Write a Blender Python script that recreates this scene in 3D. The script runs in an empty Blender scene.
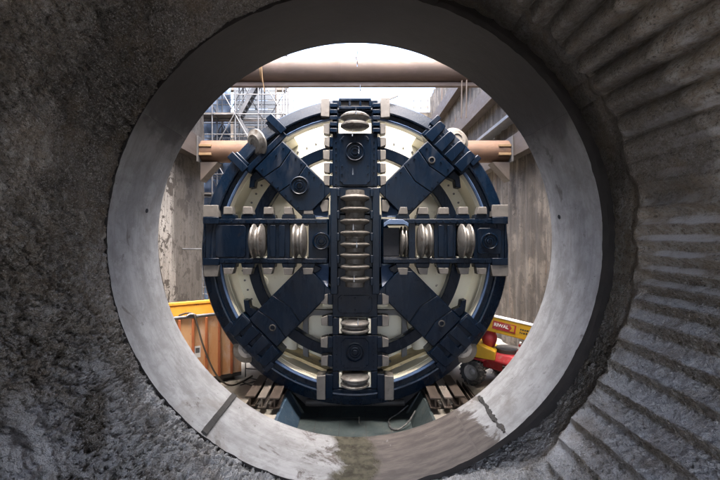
import bpy, math, random
import numpy as np
from mathutils import Vector, Matrix

random.seed(7)
R = math.radians
S = bpy.context.scene
COL = S.collection

# ------------------------------------------------------------------ camera, sky, sun, exposure
FPX = 400.0                     # focal length in photo pixels (20 mm on a 36 mm sensor)
cam_data = bpy.data.cameras.new('camera')
cam = bpy.data.objects.new('camera', cam_data)
COL.objects.link(cam)
cam.location = (0, 0, 0)
cam.rotation_euler = (R(90), 0, 0)
cam_data.lens = 20.0
cam_data.sensor_width = 36.0
cam_data.shift_x = 5.0 / 720
cam_data.clip_start = 0.05
cam_data.clip_end = 3000
S.camera = cam

SUN_EL, SUN_AZ = 75.0, 172.0    # overcast: a broad soft sun, high up on the tunnel side of the pit
world = bpy.data.worlds.new('World')
S.world = world
world.use_nodes = True
wn = world.node_tree
for n in list(wn.nodes):
    wn.nodes.remove(n)
sky = wn.nodes.new('ShaderNodeTexSky')
sky.sky_type = 'NISHITA'
sky.sun_disc = False
sky.sun_elevation = R(SUN_EL)
sky.sun_rotation = R(SUN_AZ)
sky.air_density = 0.7
sky.dust_density = 6.0
sky.ozone_density = 1.0
bg = wn.nodes.new('ShaderNodeBackground')
bg.inputs['Strength'].default_value = 0.15
wo = wn.nodes.new('ShaderNodeOutputWorld')
wn.links.new(sky.outputs[0], bg.inputs[0])
wn.links.new(bg.outputs[0], wo.inputs[0])

sun_d = bpy.data.lights.new('sun', 'SUN')
sun_d.energy = 1.4
sun_d.angle = R(90)
sun_d.color = (1.0, 0.97, 0.93)
sun = bpy.data.objects.new('sun', sun_d)
COL.objects.link(sun)
_d = Vector((math.sin(R(SUN_AZ)) * math.cos(R(SUN_EL)), math.cos(R(SUN_AZ)) * math.cos(R(SUN_EL)), math.sin(R(SUN_EL))))
sun.rotation_euler = _d.to_track_quat('Z', 'Y').to_euler()
sun.location = (0, 20, 40)

S.view_settings.view_transform = 'Standard'
S.view_settings.look = 'None'
S.view_settings.exposure = 3.9
S.view_settings.gamma = 1.0
S.view_settings.use_curve_mapping = False
S.render.engine = 'CYCLES'
S.cycles.max_bounces = 10
S.cycles.diffuse_bounces = 7
S.cycles.sample_clamp_indirect = 6
S.cycles.use_denoising = True
S.cycles.denoiser = 'OPENIMAGEDENOISE'
S.cycles.denoising_input_passes = 'RGB_ALBEDO_NORMAL'
S.cycles.denoising_prefilter = 'NONE'
S.render.resolution_x, S.render.resolution_y = 1024, 683

# ------------------------------------------------------------------ numpy noise
def _hash(ix, iy, iz, seed):
    h = (ix.astype(np.int64) * 374761393 + iy.astype(np.int64) * 668265263 + iz.astype(np.int64) * 2147483647 + seed * 974711) & 0xFFFFFFFF
    h = ((h ^ (h >> 13)) * 1274126177) & 0xFFFFFFFF
    h = ((h ^ (h >> 16)) * 2246822519) & 0xFFFFFFFF
    return ((h ^ (h >> 15)) & 0xFFFFFF) / float(0xFFFFFF) * 2 - 1

def vnoise(p, seed=0):
    i = np.floor(p); f = p - i; i = i.astype(np.int64)
    f = f * f * f * (f * (f * 6 - 15) + 10)
    out = 0
    for dx in (0, 1):
        wx = f[:, 0] if dx else 1 - f[:, 0]
        for dy in (0, 1):
            wy = f[:, 1] if dy else 1 - f[:, 1]
            for dz in (0, 1):
                wz = f[:, 2] if dz else 1 - f[:, 2]
                out = out + wx * wy * wz * _hash(i[:, 0] + dx, i[:, 1] + dy, i[:, 2] + dz, seed)
    return out

def fbm(p, octaves=4, seed=0, gain=0.5, lac=2.03):
    a, s, o = 1.0, 0.0, 0
    q = p.copy()
    for k in range(octaves):
        o = o + a * vnoise(q, seed + k * 17)
        s += a; a *= gain; q = q * lac + 13.7
    return o / s

def sstep(x, a, b):
    t = np.clip((x - a) / (b - a), 0, 1)
    return t * t * (3 - 2 * t)

# ------------------------------------------------------------------ materials
def new_mat(name):
    m = bpy.data.materials.new(name)
    m.use_nodes = True
    nt = m.node_tree
    for n in list(nt.nodes):
        nt.nodes.remove(n)
    out = nt.nodes.new('ShaderNodeOutputMaterial')
    b = nt.nodes.new('ShaderNodeBsdfPrincipled')
    nt.links.new(b.outputs[0], out.inputs[0])
    return m, nt, b

class G:
    """small node-graph helper"""
    def __init__(s, nt): s.nt = nt
    def link(s, a, b): s.nt.links.new(a, b)
    def coords(s, kind='Object', scale=(1, 1, 1), rand=False):
        tc = s.nt.nodes.new('ShaderNodeTexCoord')
        v = tc.outputs[kind]
        if rand:
            oi = s.nt.nodes.new('ShaderNodeObjectInfo')
            vm = s.nt.nodes.new('ShaderNodeVectorMath'); vm.operation = 'SCALE'
            vm.inputs[0].default_value = (37.0, 21.0, 53.0)
            s.link(oi.outputs['Random'], vm.inputs['Scale'])
            va = s.nt.nodes.new('ShaderNodeVectorMath'); va.operation = 'ADD'
            s.link(v, va.inputs[0]); s.link(vm.outputs[0], va.inputs[1]); v = va.outputs[0]
        mp = s.nt.nodes.new('ShaderNodeMapping')
        mp.inputs['Scale'].default_value = scale
        s.link(v, mp.inputs['Vector'])
        return mp.outputs[0]
    def noise(s, vec, scale, detail=6, rough=0.6, dist=0.0):
        n = s.nt.nodes.new('ShaderNodeTexNoise')
        n.inputs['Scale'].default_value = scale; n.inputs['Detail'].default_value = detail
        n.inputs['Roughness'].default_value = rough; n.inputs['Distortion'].default_value = dist
        s.link(vec, n.inputs['Vector'])
        return n.outputs['Fac']
    def ramp(s, fac, lo, hi):
        r = s.nt.nodes.new('ShaderNodeMapRange')
        r.interpolation_type = 'SMOOTHSTEP'
        r.inputs['From Min'].default_value = lo; r.inputs['From Max'].default_value = hi
        s.link(fac, r.inputs['Value'])
        return r.outputs[0]
    def mix(s, fac, a, b):
        n = s.nt.nodes.new('ShaderNodeMix'); n.data_type = 'RGBA'
        if isinstance(fac, (int, float)): n.inputs['Factor'].default_value = fac
        else: s.link(fac, n.inputs['Factor'])
        for v, i in ((a, 6), (b, 7)):
            if isinstance(v, tuple): n.inputs[i].default_value = (*v, 1)
            else: s.link(v, n.inputs[i])
        return n.outputs[2]
    def math(s, op, a, b=None):
        n = s.nt.nodes.new('ShaderNodeMath'); n.operation = op
        for k, v in enumerate((a, b)):
            if v is None: continue
            if isinstance(v, (int, float)): n.inputs[k].default_value = v
            else: s.link(v, n.inputs[k])
        return n.outputs[0]
    def attr(s, name):
        n = s.nt.nodes.new('ShaderNodeAttribute'); n.attribute_name = name
        return n.outputs['Fac']
    def bump(s, b, h, strength, dist=0.02):
        n = s.nt.nodes.new('ShaderNodeBump')
        n.inputs['Strength'].default_value = strength; n.inputs['Distance'].default_value = dist
        s.link(h, n.inputs['Height']); s.link(n.outputs[0], b.inputs['Normal'])

def surf(name, c1, c2, scale=3.0, dirt=None, dirt_at=(0.55, 0.7), dirt_scale=5.0, rough=(0.4, 0.7), metal=0.0,
         bump=0.15, bump_scale=40, bdist=0.01, stretch=(1, 1, 1), rand=True, dirt2=None, dirt2_at=(0.6, 0.7), dirt2_scale=2.0, spec=0.5):
    m, nt, b = new_mat(name)
    g = G(nt)
    v = g.coords('Object', stretch, rand)
    f = g.ramp(g.noise(v, scale), 0.3, 0.7)
    c = g.mix(f, c1, c2)
    if dirt:
        c = g.mix(g.ramp(g.noise(v, dirt_scale, 8, 0.65, 0.4), *dirt_at), c, dirt)
    if dirt2:
        c = g.mix(g.ramp(g.noise(v, dirt2_scale, 8, 0.7, 0.8), *dirt2_at), c, dirt2)
    g.link(c, b.inputs['Base Color'])
    rn = g.noise(v, scale * 4)
    mr = nt.nodes.new('ShaderNodeMapRange')
    mr.inputs['From Min'].default_value = 0.3; mr.inputs['From Max'].default_value = 0.7
    mr.inputs['To Min'].default_value = rough[0]; mr.inputs['To Max'].default_value = rough[1]
    g.link(rn, mr.inputs['Value']); g.link(mr.outputs[0], b.inputs['Roughness'])
    b.inputs['Metallic'].default_value = metal
    b.inputs['Specular IOR Level'].default_value = spec
    if bump:
        g.bump(b, g.noise(v, bump_scale, 8, 0.65), bump, bdist)
    return m

M = {}
def navy_mat():
    m, nt, b = new_mat('navy_paint'); g = G(nt)
    v = g.coords('Object', (1, 1, 1), True)
    vs = g.coords('Object', (1, 1, 0.25), True)
    c = g.mix(g.ramp(g.noise(v, 2.5), 0.3, 0.7), (0.0006, 0.0043, 0.0122), (0.0009, 0.006, 0.016))
    dust = g.ramp(g.noise(vs, 2.2, 9, 0.7, 0.4), 0.48, 0.72)
    c = g.mix(g.math('MULTIPLY', dust, 0.2), c, (0.022, 0.026, 0.034))
    c = g.mix(g.math('MULTIPLY', g.ramp(g.noise(v, 3.4, 9, 0.72, 0.7), 0.60, 0.70), 0.6), c, (0.016, 0.012, 0.010))
    scr = g.ramp(g.noise(g.coords('Object', (6, 1, 0.7), True), 6, 5, 0.8, 0.6), 0.66, 0.70)
    c = g.mix(g.math('MULTIPLY', scr, 0.5), c, (0.05, 0.055, 0.065))
    c = g.mix(g.math('MULTIPLY', g.ramp(g.noise(v, 19, 5, 0.75), 0.66, 0.70), 0.7), c, (0.045, 0.028, 0.018))
    g.link(c, b.inputs['Base Color'])
    mr = nt.nodes.new('ShaderNodeMapRange'); g.link(dust, mr.inputs['Value'])
    mr.inputs['To Min'].default_value = 0.27; mr.inputs['To Max'].default_value = 0.62
    g.link(mr.outputs[0], b.inputs['Roughness'])
    b.inputs['Specular IOR Level'].default_value = 0.2
    h = g.math('ADD', g.noise(v, 26, 8, 0.7), g.math('MULTIPLY', g.noise(v, 5, 5, 0.6), 1.2))
    g.bump(b, h, 0.25, 0.008)
    return m
M['navy'] = navy_mat()
M['navy_lip_sheen'] = surf('worn_blue_sheen', (0.05, 0.085, 0.165), (0.075, 0.12, 0.21), 3, (0.14, 0.14, 0.15), (0.6, 0.75), 5, (0.25, 0.45))  # lip blue; on corner plates and bay lintel it paints a sky sheen
M['cream'] = surf('cream_paint', (0.76, 0.72, 0.57), (0.80, 0.765, 0.62), 1.5, (0.5, 0.44, 0.32), (0.58, 0.76), 2.2, (0.35, 0.6), 0, 0.06, 20, 0.004, dirt2=(0.16, 0.13, 0.1), dirt2_at=(0.65, 0.72), dirt2_scale=6)
M['cream_stain'] = surf('stained_cream_steel', (0.5, 0.4, 0.2), (0.42, 0.35, 0.2), 3, (0.2, 0.15, 0.1), (0.55, 0.7), 6, (0.5, 0.8))
M['tooth'] = surf('worn_tooth_steel', (0.10, 0.094, 0.086), (0.14, 0.13, 0.119), 5, (0.055, 0.048, 0.042), (0.58, 0.72), 9, (0.45, 0.7), 0.15, 0.3, 50, 0.008)
M['disc'] = surf('cutter_disc_steel', (0.125, 0.119, 0.11), (0.185, 0.178, 0.166), 5, (0.07, 0.055, 0.042), (0.50, 0.66), 8, (0.36, 0.6), 0.5, 0.2, 60, 0.005)
M['stack'] = surf('dull_stack_steel', (0.09, 0.082, 0.072), (0.135, 0.124, 0.11), 4, (0.05, 0.042, 0.034), (0.50, 0.66), 8, (0.4, 0.6), 0.2, 0.25, 50, 0.006)
M['greyframe'] = surf('grey_primer_steel', (0.1, 0.1, 0.1), (0.14, 0.14, 0.135), 4, (0.12, 0.11, 0.1), (0.6, 0.7), 8, (0.5, 0.7))
M['darkhole'] = surf('dark_recess_steel', (0.012, 0.014, 0.02), (0.02, 0.022, 0.03), 4, None, rough=(0.6, 0.8))
M['rustpipe'] = surf('orange_rust_pipe', (0.065, 0.032, 0.016), (0.095, 0.048, 0.024), 2, (0.05, 0.027, 0.016), (0.5, 0.7), 3, (0.6, 0.85), 0.1, 0.15, 30, 0.006, (0.4, 1, 1), dirt2=(0.125, 0.072, 0.038), dirt2_at=(0.56, 0.72))
M['brownpipe'] = surf('brown_rust_pipe', (0.045, 0.029, 0.021), (0.068, 0.044, 0.031), 2, (0.08, 0.05, 0.045), (0.55, 0.75), 3, (0.55, 0.8), 0.1, 0.15, 30, 0.006, (0.4, 1, 1))
M['rustbeam'] = surf('dark_rusty_beam', (0.032, 0.022, 0.016), (0.05, 0.036, 0.026), 2, (0.045, 0.032, 0.023), (0.55, 0.72), 4, (0.6, 0.85), 0.1, 0.2, 30, 0.006, (1, 0.3, 1), dirt2=(0.085, 0.072, 0.06), dirt2_at=(0.62, 0.74), dirt2_scale=1.5)
M['ochre'] = surf('ochre_steel', (0.11, 0.066, 0.028), (0.15, 0.088, 0.036), 3, (0.2, 0.11, 0.05), (0.58, 0.7), 5, (0.5, 0.8))
M['orange'] = surf('faded_orange_paint', (0.55, 0.26, 0.10), (0.62, 0.38, 0.2), 1.2, (0.64, 0.48, 0.36), (0.48, 0.7), 2.0, (0.45, 0.7), 0, 0.15, 25, 0.006, (1, 1, 0.5), dirt2=(0.22, 0.09, 0.05), dirt2_at=(0.62, 0.72), dirt2_scale=5)
M['orange_rib'] = surf('rusty_orange_rib', (0.36, 0.10, 0.04), (0.45, 0.15, 0.05), 2, (0.16, 0.06, 0.04), (0.58, 0.72), 6, (0.5, 0.75))
M['yellow_rail'] = surf('amber_yellow_paint', (0.62, 0.30, 0.03), (0.68, 0.36, 0.05), 2, (0.3, 0.1, 0.05), (0.6, 0.7), 5, (0.4, 0.7))
M['galv'] = surf('galvanised_steel', (0.11, 0.112, 0.118), (0.15, 0.152, 0.158), 4, (0.15, 0.14, 0.13), (0.6, 0.75), 6, (0.4, 0.6), 0.4, 0.1)
M['rubber'] = surf('dusty_black_rubber', (0.03, 0.032, 0.034), (0.06, 0.062, 0.066), 4, (0.17, 0.165, 0.155), (0.48, 0.62), 5, (0.6, 0.9), 0, 0.3, 40, 0.01)
M['hose'] = surf('dark_hose_rubber', (0.05, 0.04, 0.03), (0.08, 0.065, 0.05), 4, None, rough=(0.5, 0.7))
M['rim'] = surf('dusty_grey_wheel', (0.34, 0.34, 0.33), (0.42, 0.42, 0.41), 4, (0.22, 0.2, 0.18), (0.55, 0.7), 6, (0.5, 0.8))
M['red'] = surf('red_machine_paint', (0.28, 0.014, 0.02), (0.33, 0.026, 0.034), 3, (0.26, 0.13, 0.11), (0.52, 0.72), 7, (0.4, 0.65))
M['yellow'] = surf('yellow_machine_paint', (0.48, 0.28, 0.008), (0.53, 0.32, 0.014), 3, (0.28, 0.19, 0.06), (0.56, 0.75), 7, (0.4, 0.65))
M['white'] = surf('white_print', (0.75, 0.75, 0.75), (0.8, 0.8, 0.8), 3)
M['black'] = surf('black_print', (0.02, 0.02, 0.02), (0.03, 0.03, 0.03), 3)
M['teal'] = surf('teal_steel_plate', (0.03, 0.043, 0.045), (0.048, 0.063, 0.064), 1.5, (0.1, 0.1, 0.09), (0.55, 0.75), 3, (0.4, 0.65), 0.1, 0.1, 30, 0.004, rand=False, dirt2=(0.08, 0.08, 0.07), dirt2_at=(0.58, 0.7), dirt2_scale=4)
M['blueplate'] = surf('scuffed_blue_plate', (0.035, 0.065, 0.10), (0.05, 0.085, 0.125), 2, (0.2, 0.21, 0.22), (0.56, 0.72), 4, (0.4, 0.6), 0.1, 0.1)
M['darksteel'] = surf('dark_grimy_steel', (0.03, 0.028, 0.026), (0.055, 0.05, 0.045), 2, (0.1, 0.08, 0.06), (0.6, 0.75), 5, (0.5, 0.8))
M['sheet'] = surf('blue_sheeting', (0.085, 0.13, 0.22), (0.12, 0.175, 0.27), 1.0, (0.2, 0.235, 0.28), (0.58, 0.75), 1.5, (0.6, 0.9), 0, 0.3, 6, 0.05)
M['board'] = surf('grey_blue_boarding', (0.11, 0.13, 0.155), (0.165, 0.185, 0.21), 1.0, (0.07, 0.075, 0.085), (0.55, 0.75), 2, (0.5, 0.8), stretch=(0.2, 1, 1))
M['beamgrey'] = surf('weathered_grey_beam', (0.105, 0.09, 0.075), (0.155, 0.135, 0.115), 2, (0.16, 0.12, 0.1), (0.5, 0.7), 4, (0.5, 0.8), 0.1, stretch=(1, 0.4, 1))
M['floor'] = surf('pale_dusty_concrete', (0.25, 0.23, 0.197), (0.31, 0.29, 0.25), 0.8, (0.22, 0.2, 0.165), (0.5, 0.7), 1.8, (0.7, 0.9), 0, 0.3, 12, 0.02, rand=False)
M['pale'] = surf('pale_concrete', (0.48, 0.47, 0.45), (0.55, 0.54, 0.52), 1, (0.35, 0.33, 0.3), (0.55, 0.7), 2.5, (0.7, 0.9), 0, 0.2, 15)
M['ground'] = surf('site_ground', (0.2, 0.18, 0.14), (0.28, 0.25, 0.2), 0.3, None, rough=(0.8, 0.95), rand=False)

def wall_mat(name, light, mid, dark, seed_off, at=(0.42, 0.56), streak_w=0.75, far_dark=False):
    m, nt, b = new_mat(name); g = G(nt)
    v = g.coords('Object', (1, 1, 1))
    vs = g.coords('Object', (1, 1.4, 0.16))
    big = g.ramp(g.noise(v, 0.9 + seed_off, 9, 0.62, 0.3), *at)
    streak = g.ramp(g.noise(vs, 3.2, 8, 0.6, 0.2), 0.38, 0.62)
    fine = g.ramp(g.noise(vs, 11, 6, 0.7), 0.35, 0.7)
    c = g.mix(big, mid, light)
    c = g.mix(g.math('MULTIPLY', streak, streak_w), c, dark)
    c = g.mix(g.math('MULTIPLY', fine, 0.5), c, mid)
    grit = g.ramp(g.noise(v, 26, 5, 0.8), 0.54, 0.62)
    c = g.mix(g.math('MULTIPLY', grit, 0.4), c, dark)
    rustr = g.ramp(g.noise(g.coords('Object', (1, 1.1, 0.1)), 2.1, 6, 0.6, 0.3), 0.60, 0.70)
    c = g.mix(g.math('MULTIPLY', rustr, 0.45), c, (0.17, 0.09, 0.045))
    c = g.mix(g.ramp(g.noise(v, 5.5, 8, 0.7, 0.6), 0.57, 0.61), c, tuple(x * 0.6 for x in mid))
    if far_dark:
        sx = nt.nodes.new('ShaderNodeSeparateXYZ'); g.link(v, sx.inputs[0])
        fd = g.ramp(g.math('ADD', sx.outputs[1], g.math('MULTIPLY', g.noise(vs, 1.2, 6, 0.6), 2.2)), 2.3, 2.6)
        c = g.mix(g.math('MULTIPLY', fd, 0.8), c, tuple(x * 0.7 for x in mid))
    g.link(c, b.inputs['Base Color']); b.inputs['Roughness'].default_value = 0.85
    h = g.math('ADD', g.noise(vs, 4, 8, 0.65), g.math('MULTIPLY', g.noise(v, 20, 8, 0.65), 0.4))
    g.bump(b, h, 0.7, 0.06)
    return m
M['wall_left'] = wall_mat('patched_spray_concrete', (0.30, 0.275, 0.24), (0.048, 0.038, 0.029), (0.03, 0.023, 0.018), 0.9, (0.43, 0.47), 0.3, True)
M['wall_right'] = wall_mat('streaked_pile_concrete', (0.135, 0.113, 0.088), (0.058, 0.047, 0.036), (0.022, 0.017, 0.0125), 0.3, (0.44, 0.56))

def ring_mat():
    m, nt, b = new_mat('cast_ring_concrete'); g = G(nt)
    uv = g.coords('UV', (1, 1, 1))
    uvs = g.coords('UV', (0.32, 1.1, 1))
    uvf = g.coords('UV', (0.5, 5.0, 1))
    c = g.mix(g.ramp(g.noise(uvs, 2.2, 8, 0.6, 0.2), 0.25, 0.75), (0.29, 0.287, 0.283), (0.43, 0.427, 0.425))
    c = g.mix(g.math('MULTIPLY', g.ramp(g.noise(uvf, 2.5, 8, 0.65), 0.45, 0.7), 0.28), c, (0.2, 0.195, 0.19))
    mot = g.ramp(g.noise(uv, 2.4, 10, 0.72, 0.3), 0.40, 0.66)
    c = g.mix(g.math('MULTIPLY', mot, 0.6), c, (0.19, 0.183, 0.175))
    c = g.mix(g.math('MULTIPLY', g.ramp(g.noise(uv, 3.7, 10, 0.7, 0.8), 0.58, 0.66), 0.5), c, (0.44, 0.44, 0.44))
    c = g.mix(g.ramp(g.noise(uv, 1.1, 10, 0.68, 0.6), 0.60, 0.66), c, (0.16, 0.15, 0.14))
    specks = g.ramp(g.noise(uv, 9, 8, 0.7, 0.4), 0.66, 0.70)
    c = g.mix(specks, c, (0.05, 0.048, 0.045))
    pores = g.ramp(g.noise(uv, 32, 3, 0.7), 0.66, 0.70)
    c = g.mix(g.math('MULTIPLY', pores, 0.8), c, (0.07, 0.066, 0.06))
    run = g.ramp(g.noise(g.coords('UV', (0.22, 7.0, 1)), 1.6, 8, 0.7, 0.15), 0.55, 0.72)
    c = g.mix(g.math('MULTIPLY', run, 0.4), c, (0.15, 0.138, 0.125))
    grime = g.ramp(g.noise(uv, 0.7, 10, 0.72, 0.9), 0.50, 0.72)
    c = g.mix(g.math('MULTIPLY', grime, 0.5), c, (0.165, 0.138, 0.108))
    # brown wash where shotcrete slurry ran over the invert
    at = g.attr('stain')
    st = g.ramp(g.math('ADD', at, g.math('MULTIPLY', g.noise(uv, 1.6, 10, 0.75, 0.6), 1.3)), 1.06, 1.18)
    c = g.mix(st, c, g.mix(g.ramp(g.noise(uvs, 5, 8, 0.65), 0.35, 0.65), (0.068, 0.056, 0.05), (0.135, 0.113, 0.099)))
    da = g.attr('damp_shade')  # upper arc darkened: its lack of light painted in, over some wetness
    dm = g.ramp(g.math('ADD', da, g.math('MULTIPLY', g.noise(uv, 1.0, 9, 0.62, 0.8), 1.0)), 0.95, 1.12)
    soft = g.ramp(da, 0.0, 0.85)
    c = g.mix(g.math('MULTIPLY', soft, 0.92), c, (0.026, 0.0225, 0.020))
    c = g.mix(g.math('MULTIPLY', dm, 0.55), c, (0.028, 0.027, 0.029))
    wa = g.attr('wet')
    wt = g.ramp(g.math('ADD', wa, g.math('MULTIPLY', g.noise(uv, 1.8, 10, 0.72, 0.5), 1.1)), 0.92, 1.25)
    c = g.mix(wt, c, g.mix(g.ramp(g.noise(uv, 4, 8, 0.65), 0.35, 0.65), (0.055, 0.05, 0.038), (0.125, 0.115, 0.085)))
    g.link(c, b.inputs['Base Color'])
    mr = nt.nodes.new('ShaderNodeMapRange'); g.link(wt, mr.inputs['Value'])
    mr.inputs['To Min'].default_value = 0.62; mr.inputs['To Max'].default_value = 0.2
    g.link(mr.outputs[0], b.inputs['Roughness'])
    h = g.math('ADD', g.math('MULTIPLY', g.noise(uvf, 3, 8, 0.6), 0.5), g.noise(uv, 14, 8, 0.65))
    h = g.math('SUBTRACT', h, specks)
    g.bump(b, h, 0.35, 0.012)
    return m
M['ring'] = ring_mat()
M['gap_shade'] = surf('dark_gap_shade', (0.02, 0.018, 0.017), (0.035, 0.03, 0.028), 3, None, rough=(0.8, 0.95), bump=0.4, bump_scale=30)  # near-black coat: shade of the gap around the ring painted in

def shot_mat():
    m, nt, b = new_mat('sprayed_concrete'); g = G(nt)
    v = g.coords('Object', (1, 1, 1))
    c = g.mix(g.ramp(g.noise(v, 0.8, 8, 0.6, 0.4), 0.35, 0.65), (0.24, 0.202, 0.158), (0.37, 0.322, 0.262))
    c = g.mix(g.ramp(g.noise(v, 7, 10, 0.72, 0.4), 0.42, 0.68), c, (0.46, 0.45, 0.43))
    c = g.mix(g.ramp(g.noise(v, 18, 8, 0.75), 0.50, 0.64), c, (0.085, 0.075, 0.064))
    # fresh grey shotcrete low down; light on the lower wall and ledges painted in
    fr = g.ramp(g.math('ADD', g.attr('fresh_lit'), g.math('ADD', g.math('MULTIPLY', g.noise(v, 3.2, 10, 0.75, 0.4), 0.7), g.math('MULTIPLY', g.noise(v, 0.9, 4, 0.6, 0.5), 0.9))), 0.98, 1.26)
    c = g.mix(g.math('MULTIPLY', fr, 0.88), c, (0.62, 0.62, 0.63))
    c = g.mix(g.ramp(g.noise(v, 0.55, 6, 0.6, 0.5), 0.58, 0.70), c, (0.15, 0.125, 0.095))
    c = g.mix(g.math('MULTIPLY', g.ramp(g.math('ADD', g.attr('damp_shade'), g.math('MULTIPLY', g.noise(v, 1.1, 7, 0.6, 0.3), 0.8)), 0.62, 0.80), 0.62), c, (0.05, 0.044, 0.037))  # crown near the ring darkened: painted shadow with some drip damp
    # pale aggregate and rebound grains standing out of the paste, dark pores between them
    gr1 = g.ramp(g.noise(v, 34, 4, 0.8, 0.3), 0.53, 0.60)
    gr2 = g.ramp(g.noise(v, 70, 3, 0.8), 0.55, 0.62)
    po = g.ramp(g.noise(v, 46, 4, 0.8, 0.5), 0.56, 0.62)
    cr = g.ramp(g.attr('crust'), 0.38, 0.9)
    c = g.mix(g.math('MULTIPLY', g.math('MAXIMUM', gr1, g.math('MULTIPLY', gr2, 0.7)), g.math('ADD', g.math('MULTIPLY', cr, 0.6), 0.15)), c, (0.62, 0.60, 0.575))
    c = g.mix(g.math('MULTIPLY', po, g.math('ADD', g.math('MULTIPLY', cr, 0.6), 0.15)), c, (0.075, 0.067, 0.06))
    warm = g.ramp(g.noise(v, 1.3, 6, 0.6, 0.6), 0.50, 0.66)
    c = g.mix(g.math('MULTIPLY', warm, 0.4), c, (0.22, 0.165, 0.105))
    g.link(c, b.inputs['Base Color'])
    wetr = nt.nodes.new('ShaderNodeMapRange'); g.link(g.ramp(g.noise(v, 1.7, 8, 0.65, 0.5), 0.45, 0.62), wetr.inputs['Value'])
    wetr.inputs['To Min'].default_value = 0.85; wetr.inputs['To Max'].default_value = 0.33
    g.link(wetr.outputs[0], b.inputs['Roughness'])
    vo = nt.nodes.new('ShaderNodeTexVoronoi'); vo.inputs['Scale'].default_value = 30; vo.feature = 'F1'
    g.link(g.coords('Object'), vo.inputs['Vector'])
    vo2 = nt.nodes.new('ShaderNodeTexVoronoi'); vo2.inputs['Scale'].default_value = 62; vo2.feature = 'F1'
    g.link(g.coords('Object'), vo2.inputs['Vector'])
    h = g.math('ADD', g.noise(v, 22, 10, 0.8, 0.4), g.math('MULTIPLY', g.math('SUBTRACT', 1.0, vo.outputs['Distance']), 0.5))
    h = g.math('ADD', h, g.math('MULTIPLY', g.math('SUBTRACT', 1.0, vo2.outputs['Distance']), 0.35))
    rg = g.attr('crust')
    n = nt.nodes.new('ShaderNodeBump'); n.inputs['Distance'].default_value = 0.06
    g.link(h, n.inputs['Height']); g.link(rg, n.inputs['Strength']); g.link(n.outputs[0], b.inputs['Normal'])
    return m
M['shot'] = shot_mat()

def water_mat():
    m, nt, b = new_mat('clear_water')
    b.inputs['Base Color'].default_value = (0.9, 0.93, 0.97, 1)
    b.inputs['Roughness'].default_value = 0.05
    b.inputs['IOR'].default_value = 1.33
    b.inputs['Transmission Weight'].default_value = 0.6
    return m
M['water'] = water_mat()

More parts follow.
